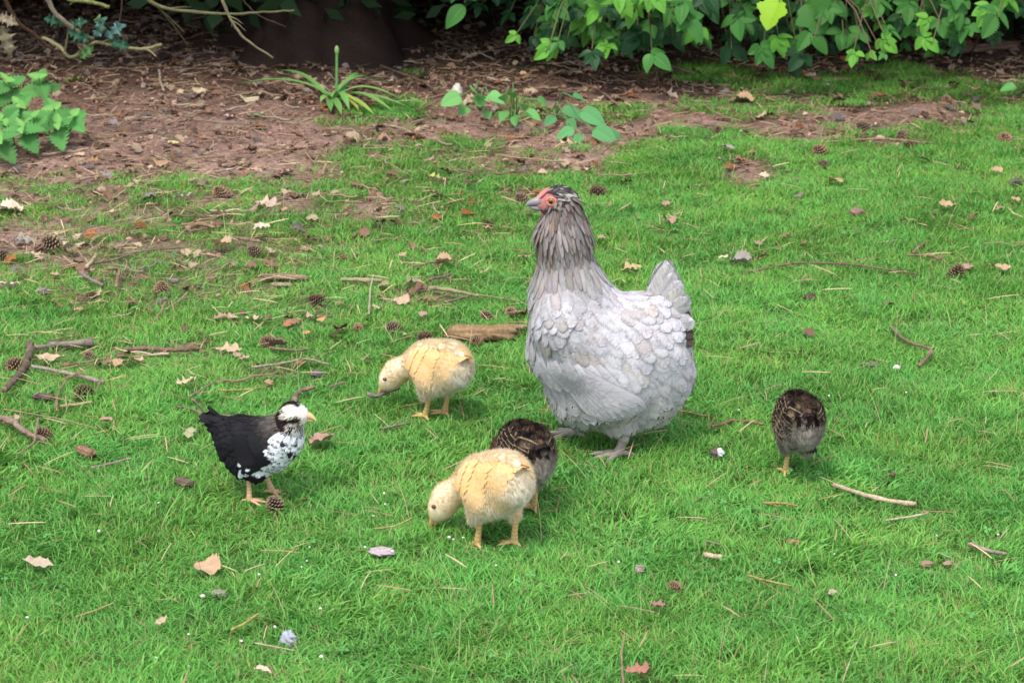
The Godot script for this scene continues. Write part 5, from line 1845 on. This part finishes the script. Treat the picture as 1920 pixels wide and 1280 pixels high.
func lying_things() -> void:
	var tan_ := lin(0.44, 0.31, 0.19)
	var pale := lin(0.58, 0.49, 0.37)
	var brown := lin(0.26, 0.15, 0.095)
	var grey := lin(0.31, 0.27, 0.25)
	var rosy := lin(0.38, 0.235, 0.18)
	var dim := lin(0.17, 0.115, 0.085)
	var n := 0
	# pine cones: label, place, breadth, turn, tip, form
	for c in [["dark open pine cone beside pale leaves near the left edge", 96, 457, 44, 40, 60, 2], ["brown pine cone among dry stalks above the grey sticks at left", 302, 538, 34, 120, 40, 0], ["small round closed pine cone in grass left of the brown one", 172, 554, 26, 10, 80, 3], ["pine cone cut off by the left edge of the lawn", 2, 478, 34, 10, 70, 1], ["shaggy brown pine cone where the bed meets the left lawn", 412, 362, 40, 70, 50, 1], ["weathered square looking pine cone above the short pale stick", 156, 742, 42, 200, 75, 0], ["reddish pine cone beside the folded tan leaf at left", 166, 668, 30, 80, 60, 1], ["dark pine cone beside the thick bent stick at far left", 27, 686, 38, 30, 80, 0], ["blackish pine cone under the forked pinkish branch at left", 80, 820, 34, 60, 70, 2], ["reddish dark pine cone touching the black chick's foot", 515, 943, 42, 20, 25, 2], ["grey brown pine cone lying alone in the near lawn right of centre", 1266, 1101, 40, 115, 70, 3], ["brown pine cone beside a curled leaf on the right lawn", 1793, 518, 42, 170, 35, 0], ["pine cone sitting behind the broken plank by the hen", 912, 594, 30, 20, 40, 0], ["dark pine cone between plank end and the hen's breast", 958, 586, 32, 70, 60, 1], ["dark flattened pine cone just behind the back of the pecking chick", 797, 631, 34, 10, 80, 2], ["dark pine cone in mid lawn straight above the pecking chick's head", 738, 612, 36, 40, 65, 0], ["grey pine cone half sunk in the grass left of the dark one", 671, 612, 30, 90, 70, 3], ["blackish pine cone left of the thin upright straw", 594, 561, 36, 0, 70, 1], ["dark pine cone just above the flat tan bark strip", 477, 473, 34, 45, 60, 1], ["dark pine cone on the right lawn above the small clod", 1538, 287, 34, 30, 55, 2], ["small dark pine cone at the edge of the bare earth strip", 1346, 246, 28, 80, 60, 1], ["dark pine cone next to the whitish leaf in the far right", 1618, 240, 30, 10, 60, 0], ["pine cone at the right edge of the far lawn", 1885, 260, 34, 60, 50, 0], ["lower of two cones right of the whitish leaf", 1705, 272, 26, 20, 70, 3], ["upper of two cones right of the whitish leaf", 1692, 252, 28, 50, 70, 1], ["crushed pine cone under the left end of the plank", 893, 636, 34, 70, 75, 1], ["dark pine cone in the grass right behind the hen's head", 1122, 360, 36, 0, 70, 2], ["dark pine cone in the grass just left of the hen's beak", 978, 368, 34, 50, 60, 1], ["small pine cone at the bottom of the right bed strip", 1775, 185, 26, 80, 65, 1], ["pine cone under the bent stick cluster in mid left lawn", 500, 640, 34, 100, 60, 0], ["tiny pine cone right of the long dark twig by the far lawn", 1545, 310, 26, 10, 70, 3]]:
		var s := [lin(1, 1, 1), lin(1.2, 1.1, 1.0), lin(0.8, 0.72, 0.7)][n % 3] as Color
		pine_cone(c[0], c[1], c[2], c[3], c[4], c[5], c[6], s)
		n += 1
	# fallen leaves: label, place, length, turn, shape, colour
	for c in [["large pale dry leaf at the left edge of the lawn", 16, 388, 52, 20, "broad", pale], ["torn tan leaf under the long brown twig at upper left", 415, 460, 44, 300, "broad", lin(0.44, 0.34, 0.20)], ["pale leaf leaning against the dark open pine cone", 122, 456, 26, 80, "lobed", pale], ["greyish leaf left of the dark open pine cone", 42, 448, 46, 10, "lobed", grey], ["tan leaf below the grey leaf at left", 102, 514, 26, 100, "oval", tan_], ["flat pale leaf lying at the left edge below the cones", 20, 531, 42, 5, "narrow", pale], ["thin tan leaf tip in the left lawn", 147, 577, 26, 50, "narrow", tan_], ["curled pale leaf above the pale straight stick", 92, 672, 58, 8, "narrow", lin(0.52, 0.38, 0.26)], ["folded tan leaf standing up in the left lawn", 228, 682, 42, 60, "broad", tan_], ["second half of the folded tan leaf, turned right", 255, 678, 30, 330, "broad", lin(0.5, 0.36, 0.24)], ["wavy tan leaf at the end of the brown stick", 424, 655, 62, 350, "lobed", lin(0.48, 0.36, 0.25)], ["crumpled pale leaf with many points above the black chick", 348, 722, 46, 40, "spiny", lin(0.52, 0.40, 0.28)], ["small crumpled leaf on the thin stalk at left", 198, 792, 28, 30, "oval", rosy], ["flat faded spiny leaf left of the black chick's tail", 357, 812, 40, 85, "spiny", lin(0.36, 0.33, 0.20)], ["large brown leaf right of the black chick's breast", 603, 828, 54, 35, "broad", rosy], ["big tan leaf alone in the near left lawn", 388, 1060, 58, 322, "broad", lin(0.44, 0.31, 0.19)], ["curled two part pale leaf near the left edge of the near lawn", 70, 1052, 60, 348, "narrow", lin(0.45, 0.36, 0.27)], ["slim tan leaf in the near left lawn below the big tan one", 301, 1167, 38, 65, "narrow", lin(0.46, 0.33, 0.25)], ["pale rosy leaf near the bottom edge left of centre", 492, 1256, 38, 335, "narrow", lin(0.56, 0.42, 0.33)], ["red brown three lobed leaf at the bottom edge beside a twig", 1197, 1258, 56, 350, "lobed", lin(0.33, 0.155, 0.12)], ["small brown leaf below the grey brown cone in the near lawn", 1233, 1135, 36, 320, "oval", lin(0.27, 0.16, 0.13)], ["grey leaf hanging over the left end of the long dark twig", 1390, 487, 46, 325, "broad", grey], ["pale leaf just left of the grey leaf on the right lawn", 1358, 478, 34, 15, "narrow", pale], ["curled brown leaf leaning on the cone of the right lawn", 1813, 506, 30, 330, "oval", rosy], ["small tan leaf near the right edge behind the cone", 1880, 506, 32, 340, "oval", tan_], ["pale curled leaf in the far right lawn", 1776, 385, 36, 15, "oval", tan_], ["round tan leaf at the right edge of the far lawn", 1906, 372, 26, 60, "oval", tan_], ["pale scrap of leaf just below the round tan leaf", 1877, 390, 24, 30, "lobed", rosy], ["square tan leaf chip on the far right lawn", 1567, 341, 30, 330, "broad", tan_], ["star shaped pale holly leaf on the bed edge beyond the hen", 1064, 272, 46, 10, "spiny", lin(0.52, 0.40, 0.26)], ["tan curled leaf on the bare earth strip at right", 1393, 185, 44, 350, "broad", tan_], ["whitish leaf with a white end in the far right", 1650, 237, 40, 5, "lobed", pale], ["grey spiny leaf at the edge of the bare patch at right", 1362, 275, 32, 350, "spiny", grey], ["pale heart shaped leaf in the bed left of the strap leaved clump", 466, 187, 42, 300, "broad", lin(0.54, 0.44, 0.30)], ["pale oval leaf standing in the bed left of the heart shaped one", 374, 173, 30, 80, "broad", lin(0.50, 0.40, 0.27)], ["small white grey leaf below the heart shaped leaf", 430, 219, 28, 20, "oval", lin(0.50, 0.46, 0.44)], ["green fallen holly leaf in the shade of the bed", 133, 156, 44, 15, "spiny", lin(0.11, 0.17, 0.035)], ["dark green leaf lying among litter left of the strap clump", 480, 218, 44, 40, "narrow", lin(0.07, 0.14, 0.05)], ["pale star shaped leaf in the grass above the bark strip", 488, 425, 36, 20, "spiny", pale], ["pale torn leaf with points in the left middle lawn", 474, 594, 46, 10, "spiny", lin(0.54, 0.42, 0.29)], ["pale pointed leaf just left of the torn one", 412, 588, 34, 30, "spiny", rosy], ["pale leaf above the middle stick, near lawn centre", 831, 489, 36, 340, "broad", tan_], ["small pale leaf pointing up right in the middle lawn", 754, 477, 26, 50, "narrow", tan_], ["orange brown leaf in the middle lawn below the stick", 602, 596, 24, 70, "oval", lin(0.50, 0.28, 0.14)], ["small rosy leaf above the plank", 793, 588, 22, 310, "oval", rosy], ["pink leaf in the grass left of the hen's head", 917, 427, 30, 0, "oval", lin(0.46, 0.27, 0.21)], ["pinkish leaf just left of the hen's neck", 981, 478, 26, 10, "oval", lin(0.46, 0.28, 0.20)], ["tan leaf in the grass right of the hen's head", 1255, 410, 28, 300, "broad", rosy], ["curled straw coloured leaf behind the hen's back", 1182, 500, 42, 15, "lobed", lin(0.44, 0.34, 0.18)], ["pale grey oak like leaf in the lawn left of the pale star", 342, 369, 46, 350, "lobed", lin(0.46, 0.40, 0.33)], ["pale curled leaf on the lawn edge above the dark cone", 498, 380, 56, 345, "lobed", lin(0.48, 0.38, 0.30)], ["yellow green leaf on the lawn edge above the middle", 815, 332, 32, 330, "spiny", lin(0.40, 0.44, 0.12)], ["tan leaf in the bed below the dark leaf by the weeds", 720, 262, 30, 10, "broad", lin(0.35, 0.20, 0.14)], ["russet leaf under the bramble at right", 1590, 112, 36, 20, "oval", lin(0.36, 0.17, 0.08)], ["white leaf under the bramble, left of the russet leaf", 1520, 142, 24, 10, "oval", pale], ["white oval leaf on the bed edge at right", 1552, 160, 22, 340, "oval", lin(0.6, 0.55, 0.5)], ["tan leaf at the left end of the bare earth strip", 1222, 172, 34, 40, "lobed", tan_], ["two tone leaf heap piece beside the strip's left end", 1255, 178, 36, 330, "lobed", lin(0.48, 0.36, 0.28)], ["russet leaf below the bramble beside the green tuft", 1650, 178, 30, 330, "oval", lin(0.25, 0.10, 0.06)], ["cream leaf in front of the nettle on the earth", 148, 290, 22, 30, "oval", lin(0.55, 0.38, 0.25)], ["orange brown leaf right of the cream leaf", 172, 300, 30, 350, "lobed", lin(0.34, 0.19, 0.09)], ["pale yellow leaf on the bare earth of the left bed", 324, 268, 24, 350, "oval", lin(0.58, 0.50, 0.26)], ["pale pointed leaf left of the yellow one", 308, 262, 22, 310, "narrow", pale], ["curled tan leaf with dark hole on the lawn edge", 300, 306, 34, 290, "broad", lin(0.42, 0.28, 0.17)], ["brown leaf near the pale stick end at left", 330, 500, 30, 20, "lobed", brown], ["brown curled leaf in the middle left litter", 255, 520, 34, 40, "lobed", dim], ["dull leaf beside the brown twig cluster", 545, 600, 34, 15, "oval", brown], ["dull lobed leaf by the stick cluster in mid lawn", 772, 528, 40, 20, "lobed", lin(0.27, 0.2, 0.17)], ["brown leaf at the right end of the stick cluster", 800, 560, 36, 350, "lobed", brown], ["rusty leaf in the middle left lawn", 540, 605, 26, 80, "oval", lin(0.36, 0.17, 0.09)], ["orange leaf bit near the rusty leaf", 575, 622, 20, 30, "oval", lin(0.46, 0.24, 0.12)], ["brown leaf under the twigs in mid left lawn", 520, 645, 38, 340, "broad", dim], ["tan leaf tip at the lawn's worn right patch", 1432, 330, 24, 330, "oval", pale], ["brown leaf in the worn right patch", 1390, 300, 44, 10, "lobed", brown], ["small tan leaf far right beside the upright straw", 1870, 320, 26, 20, "oval", tan_], ["rosy leaf on the lawn, above the long dark twig", 1250, 380, 22, 20, "oval", rosy]]:
		n += 1
		dead_leaf(c[0], c[1], c[2], c[3], c[4], c[5], c[6], n)
	# sticks: label, plan, breadth at both ends, colour
	var V := func(a: Array) -> Array:
		var o := []
		for i in range(0, a.size(), 2):
			o.append(Vector2(a[i], a[i + 1]))
		return o
	for c in [["thick dark bent stick at the far left, knobbed at its top", [56, 642, 54, 662, 40, 700, 8, 734], 15, 11, lin(0.22, 0.155, 0.12), 0.02], ["straight pale stick running down right from the bent stick", [58, 690, 105, 699, 150, 710, 192, 722], 7, 8, lin(0.42, 0.35, 0.28), 0.016], ["grey rough stick right of the knob of the bent stick", [66, 650, 100, 646, 140, 643, 172, 642], 9, 14, lin(0.33, 0.26, 0.22), 0.012], ["long brown stick lying level across the left lawn", [232, 656, 280, 654, 330, 656, 372, 652], 7, 9, lin(0.30, 0.20, 0.14), 0.012], ["thick pinkish branch at the left edge below the cones", [-12, 788, 20, 795, 48, 815, 84, 830], 13, 9, lin(0.40, 0.28, 0.22), 0.018], ["side twig crossing the pinkish branch", [72, 790, 66, 815, 62, 835, 30, 856], 6, 3, lin(0.38, 0.28, 0.19), 0.026], ["short pale stick under the weathered cone", [111, 767, 140, 764, 172, 760], 6, 6, lin(0.58, 0.46, 0.26), 0.014], ["brown twig curving up to the right beside the pale stick", [106, 775, 108, 745, 125, 718, 155, 698, 184, 680], 5, 3, lin(0.36, 0.25, 0.15), 0.018], ["very long thin straw crossing the left lawn", [6, 773, 60, 781, 120, 792, 182, 808], 3, 2, lin(0.42, 0.33, 0.20), 0.016], ["short grey stick lying left of the black chick", [170, 880, 208, 871, 246, 862], 5, 4, lin(0.38, 0.32, 0.25), 0.014], ["long dull brown twig in the upper left lawn", [112, 500, 170, 494, 215, 487, 265, 474, 345, 466], 6, 4, lin(0.28, 0.21, 0.15), 0.012], ["short cream stick crossing the long dull twig", [160, 501, 170, 490, 180, 478], 7, 5, lin(0.58, 0.48, 0.31), 0.018], ["mauve grey stick below the long dull twig", [150, 510, 170, 522, 192, 534], 9, 5, lin(0.31, 0.24, 0.23), 0.014], ["bent rosy stick standing in the left lawn", [204, 503, 222, 504, 220, 520, 217, 536], 7, 6, lin(0.40, 0.25, 0.18), 0.022], ["brown stick pointing right from the torn tan leaf", [420, 446, 448, 449, 486, 455], 7, 6, lin(0.36, 0.25, 0.17), 0.014], ["curved tan bark strip above the torn tan leaf", [350, 432, 372, 422, 400, 428], 12, 6, lin(0.48, 0.30, 0.19), 0.014], ["pale yellow stick in the middle lawn, left of the cluster", [641, 525, 680, 526, 716, 528], 8, 7, lin(0.50, 0.43, 0.25), 0.014], ["long pale stick slanting right towards the hen", [806, 540, 845, 544, 896, 553], 8, 6, lin(0.46, 0.38, 0.24), 0.016], ["thin straw going on from the long pale stick", [893, 551, 930, 556, 968, 562], 3, 2, lin(0.44, 0.38, 0.20), 0.014], ["dark stick above the long pale one", [806, 524, 826, 520, 845, 514], 6, 5, lin(0.26, 0.20, 0.16), 0.016], ["short brown twig touching the long pale stick's tip", [835, 566, 865, 558, 892, 551], 5, 4, lin(0.33, 0.24, 0.19), 0.014], ["thin pale straw standing upright in the middle lawn", [700, 516, 694, 545, 691, 586], 3, 3, lin(0.56, 0.50, 0.36), 0.020], ["pale thin stick left of the forked twig in the left lawn", [472, 691, 510, 686, 548, 677, 572, 671], 4, 5, lin(0.46, 0.40, 0.30), 0.016], ["whitish short twig right of the pale thin stick", [575, 672, 595, 676, 616, 681], 5, 4, lin(0.46, 0.36, 0.28), 0.016], ["wavy brown twig above the whitish short twig", [505, 650, 530, 654, 556, 656, 580, 652], 5, 4, lin(0.34, 0.25, 0.18), 0.014], ["thick bent brown stick behind the black chick's head", [553, 753, 557, 742, 566, 732, 590, 726], 12, 7, lin(0.33, 0.23, 0.18), 0.020], ["long twig running behind the black chick's tail", [332, 766, 360, 772, 390, 782, 430, 784, 470, 790], 4, 6, lin(0.31, 0.23, 0.17), 0.018], ["thin side twig above the black chick's tail", [360, 752, 374, 764, 388, 781], 4, 3, lin(0.27, 0.20, 0.15), 0.022], ["grey twig pointing up right above the black chick's tail", [355, 748, 376, 736, 398, 722], 5, 4, lin(0.30, 0.25, 0.20), 0.016], ["slim grey twig under the pecking buff chick", [714, 804, 740, 799, 770, 793], 6, 4, lin(0.32, 0.25, 0.20), 0.014], ["mottled grey stick held in the beak of the pecking chick", [690, 739, 705, 744, 722, 738, 748, 727], 7, 7, lin(0.33, 0.27, 0.25), 0.030], ["curved brown twig left of the rear view speckled chick", [1334, 801, 1356, 796, 1380, 789, 1429, 796], 5, 6, lin(0.32, 0.20, 0.13), 0.014], ["short prong at the left end of the curved brown twig", [1331, 806, 1334, 795, 1340, 785], 4, 3, lin(0.34, 0.23, 0.16), 0.016], ["bent brown twig like a hook on the right lawn", [1670, 614, 1700, 640, 1743, 655, 1740, 670, 1724, 686], 5, 7, lin(0.31, 0.21, 0.15), 0.016], ["thick cream stick curving across the near right lawn", [1565, 915, 1600, 927, 1655, 940, 1718, 947], 9, 8, lin(0.66, 0.52, 0.35), 0.020], ["thin pale stick just below the thick cream stick", [1660, 978, 1700, 972, 1741, 964], 4, 4, lin(0.60, 0.50, 0.36), 0.016], ["two tone stick near the right edge of the near lawn", [1820, 1021, 1850, 1029, 1888, 1037], 9, 6, lin(0.46, 0.36, 0.29), 0.016], ["short thick cream stick end in the near lawn", [1322, 1041, 1337, 1044, 1353, 1048], 10, 10, lin(0.62, 0.50, 0.32), 0.014], ["thin grey twig just above the short cream stick end", [1325, 1017, 1345, 1022, 1362, 1030], 4, 3, lin(0.36, 0.28, 0.23), 0.012], ["orange straw in the near right lawn below the speckled chick", [1432, 950, 1462, 949, 1495, 954], 5, 3, lin(0.55, 0.36, 0.12), 0.016], ["long yellow straw in the near lawn below the cream end", [1404, 1080, 1440, 1090, 1485, 1101], 4, 3, lin(0.55, 0.44, 0.16), 0.016], ["long thin dark twig lying level behind on the right lawn", [1395, 512, 1440, 500, 1490, 491, 1560, 493, 1620, 500, 1720, 518], 5, 3, lin(0.26, 0.18, 0.13), 0.014], ["thin twig with an orange tip left of the right lawn's cone", [1702, 480, 1740, 481, 1765, 488, 1780, 502], 4, 3, lin(0.36, 0.24, 0.15), 0.016], ["brown twig leaning up from the orange tip", [1712, 474, 1724, 464, 1735, 454], 5, 3, lin(0.36, 0.25, 0.17), 0.018], ["dry stalk left of the red brown leaf at the bottom edge", [1170, 1290, 1167, 1255, 1165, 1225, 1172, 1194], 6, 3, lin(0.40, 0.29, 0.18), 0.020], ["yellow straw above the small crumpled leaf by the chick's head", [408, 736, 450, 734, 492, 728], 4, 3, lin(0.55, 0.46, 0.15), 0.016], ["yellow straw in the near lawn left of the front buff chick", [702, 985, 740, 980, 772, 965], 4, 3, lin(0.54, 0.45, 0.19), 0.016], ["bent yellow straw in the near left lawn", [432, 1182, 455, 1172, 484, 1150], 5, 4, lin(0.52, 0.45, 0.14), 0.018], ["long faint straw in the near left lawn", [142, 1156, 175, 1145, 212, 1131], 4, 3, lin(0.50, 0.40, 0.18), 0.014], ["pale straw beside the grey fluff in the near lawn", [478, 1208, 515, 1215, 552, 1222], 4, 3, lin(0.58, 0.50, 0.33), 0.016], ["thin fork of dead straw right of the hen", [1272, 772, 1295, 775, 1324, 782], 4, 3, lin(0.52, 0.38, 0.18), 0.016], ["bed twig lying aslant behind the strap leaved clump", [655, 95, 720, 122, 790, 148, 815, 165], 5, 4, lin(0.24, 0.15, 0.11), 0.012], ["curving bed twig right of the weeds", [1062, 152, 1100, 160, 1135, 180, 1160, 202], 4, 4, lin(0.30, 0.20, 0.15), 0.012], ["short pinkish twig under the leafy shrub", [1245, 120, 1270, 130, 1302, 141], 5, 4, lin(0.36, 0.25, 0.20), 0.012], ["long twig on the earth at the left bed's lawn side", [368, 224, 420, 230, 478, 234], 4, 3, lin(0.36, 0.28, 0.22), 0.012], ["slim twig in the left bed rising to the right", [190, 192, 210, 172, 226, 148], 4, 3, lin(0.34, 0.22, 0.14), 0.014], ["white twig bit standing in the left bed", [298, 132, 300, 152, 307, 170], 4, 5, lin(0.52, 0.42, 0.32), 0.016], ["thin twig at the lawn edge of the left bed", [322, 325, 345, 302, 415, 292], 4, 3, lin(0.42, 0.30, 0.19), 0.014], ["pale straw piece on the lawn edge", [405, 322, 425, 317, 440, 314], 5, 3, lin(0.62, 0.54, 0.42), 0.014], ["forked dry straws at the edge of bed and lawn", [572, 282, 588, 302, 598, 285, 606, 278], 3, 2, lin(0.50, 0.38, 0.24), 0.014], ["dull straw lying right of the yellow green leaf", [930, 292, 980, 298, 1060, 304], 4, 3, lin(0.46, 0.34, 0.20), 0.014], ["brown stick across the worn right lawn", [1600, 265, 1660, 262, 1740, 268], 5, 4, lin(0.40, 0.26, 0.17), 0.012], ["straw crossing the strip of earth at right", [1320, 198, 1345, 215, 1390, 228], 3, 2, lin(0.38, 0.32, 0.20), 0.012], ["upright brown stem through the bramble at right", [1660, 10, 1675, 50, 1705, 78, 1716, 92], 5, 4, lin(0.20, 0.13, 0.09), 0.05], ["pale twig below the long dull one at left", [310, 575, 335, 560, 350, 545], 3, 3, lin(0.44, 0.36, 0.22), 0.014], ["thin brown twig with a fork in the left lawn", [115, 688, 150, 682, 205, 673], 4, 3, lin(0.34, 0.24, 0.15), 0.016], ["short dark twig below the two small clods of the chick's lawn", [618, 725, 632, 720, 648, 716], 5, 3, lin(0.30, 0.23, 0.18), 0.014]]:
		n += 1
		twig(c[0], V.call(c[1]), c[2], c[3], c[4], n, c[5])
	# pieces of wood and bark
	var plank := split_wood("broken_plank", "broken tan piece of wood with cracked grain, left of the hen", "wood", 905, 622, 128, 36, -4, lin(0.50, 0.33, 0.18), 411)
	plank.name = "broken_plank"
	split_wood("wood_splinter", "thin tan splinter of wood at the plank's right end beside the hen", "wood", 955, 612, 62, 12, 2, lin(0.52, 0.36, 0.22), 412, 0.010)
	split_wood("bark_piece", "flat pale strip of bark in the middle left lawn", "bark", 533, 519, 92, 14, -6, lin(0.44, 0.31, 0.21), 413)
	split_wood("bark_piece", "short white ended sliver below the flat pale strip", "bark", 528, 532, 38, 9, -3, lin(0.58, 0.46, 0.33), 414)
	split_wood("bark_piece", "rosy wood chunk with a pale end, left lawn below the sticks", "wood", 160, 850, 48, 20, -48, lin(0.42, 0.25, 0.16), 415)
	split_wood("bark_piece", "dark ragged bark piece below the black chick", "bark", 345, 903, 44, 18, -38, lin(0.24, 0.165, 0.13), 416)
	split_wood("wood_chip", "tan wood chip in the near right lawn", "wood chip", 1488, 1020, 27, 12, -25, lin(0.52, 0.34, 0.19), 417)
	split_wood("wood_chip", "grey mauve wood chip on the right lawn left of the hooked twig", "wood chip", 1630, 683, 34, 9, -8, lin(0.36, 0.28, 0.25), 418)
	split_wood("wood_chip", "small tan chip above the middle lawn's pale stick", "wood chip", 572, 470, 20, 10, -30, lin(0.50, 0.36, 0.23), 419)
	split_wood("wood_chip", "brown bark sliver beside the weathered cone", "bark", 82, 748, 40, 15, -10, lin(0.22, 0.155, 0.135), 420)
	# clods, droppings, stones
	lump("clod", "mauve brown clod of earth on the far right lawn", "clod", 1607, 398, 30, 18, lin(0.26, 0.165, 0.14), 431)
	lump("clod", "dark clod of earth alone on the right lawn", "clod", 1520, 558, 26, 16, lin(0.10, 0.06, 0.05), 432)
	lump("clod", "dark grey clod below the whitish twigs, left of the pecking chick", "clod", 594, 700, 26, 17, lin(0.15, 0.12, 0.13), 433)
	lump("clod", "brown clod under the hen's breast in the grass", "clod", 990, 691, 24, 16, lin(0.20, 0.12, 0.10), 434)
	lump("grey_fluff", "tuft of grey down lying in the near left lawn", "feather", 541, 1198, 38, 30, lin(0.34, 0.35, 0.40), 435)
	lump("clod", "grey dropping with white end in the near left lawn", "dropping", 411, 1112, 34, 14, lin(0.28, 0.23, 0.20), 436)
	lump("pebble", "round stone half white and half brown right of the hen's feet", "stone", 1344, 852, 24, 22, lin(0.13, 0.10, 0.085), 437, lin(0.78, 0.78, 0.80), 0.014)
	lump("pebble", "white stone with a brown side below the hooked twig", "stone", 1682, 689, 14, 11, lin(0.70, 0.64, 0.55), 438, Color(-1, 0, 0), 0.014)
	lump("dropping", "crumbly white and mauve dropping left of the front buff chick's feet", "dropping", 716, 1028, 48, 11, lin(0.42, 0.35, 0.36), 439, Color(-1, 0, 0), 0.012)
	lump("dropping", "small whitish dropping below the big tan leaf at left", "dropping", 380, 1118, 10, 9, lin(0.6, 0.52, 0.45), 440, Color(-1, 0, 0), 0.012)
	lump("dropping", "small pale lump in the near right lawn below the straw", "dropping", 1562, 1112, 20, 11, lin(0.45, 0.35, 0.28), 441, Color(-1, 0, 0), 0.012)
	lump("clod", "low brown worm cast at the far right of the near lawn", "clod", 1738, 1057, 26, 10, lin(0.28, 0.20, 0.13), 442, Color(-1, 0, 0), 0.012)
	lump("clod", "second worm cast just right of the low brown one", "clod", 1778, 1056, 20, 12, lin(0.30, 0.22, 0.15), 443, Color(-1, 0, 0), 0.012)
	lump("clod", "brown crumb of earth above the thick cream stick", "clod", 1674, 891, 13, 10, lin(0.14, 0.09, 0.06), 444, Color(-1, 0, 0), 0.014)
	lump("clod", "mauve clod in the middle of the near lawn", "clod", 1200, 1068, 24, 15, lin(0.30, 0.23, 0.20), 445, Color(-1, 0, 0), 0.012)
	lump("white_scrap", "white scrap standing in the bed left of the pale green weed", "scrap", 857, 168, 22, 34, lin(0.62, 0.57, 0.50), 446, Color(-1, 0, 0), 0.02)
	lump("flower_head", "small dry brown seed head on the grass behind the black chick", "seed head", 505, 719, 20, 14, lin(0.34, 0.23, 0.14), 447, Color(-1, 0, 0), 0.018)
	# little white bits that cannot be told apart
	var r := rand(88)
	var bits := Mesher.new()
	bits.ball(Vector3.ZERO, Vector3(1, 0.6, 0.7), Color(1, 1, 1), 5, 7)
	var first := bits.build()
	for q in [[185, 998], [297, 943], [485, 1075], [575, 1048], [580, 1022], [565, 1060], [353, 1190], [452, 1203], [292, 1234], [354, 1252], [602, 1233], [515, 1175], [50, 1157], [600, 1140], [684, 1020], [735, 1028], [720, 918], [700, 960], [722, 938], [850, 1008], [842, 1004], [868, 1005], [930, 1060], [1680, 1080], [1565, 1040], [1872, 1002], [1757, 1005], [1555, 742], [1700, 735], [1105, 885], [1160, 1055], [1385, 770], [1168, 388], [1390, 247]]:
		var p := on_ground(q[0], q[1], 0.016)
		var s := r.randf_range(0.0018, 0.0036)
		var o := mesh_node("white_speck", first, tone(lin(0.68, 0.66, 0.62) * r.randf_range(0.75, 1.1), 0.9), self, Transform3D(Basis.from_euler(Vector3(r.randf() * 3, r.randf() * 6, 0)) * s, p))
		tag(o, "tiny white speck of shell or dropping in the grass", "speck", "white specks scattered over the lawn")
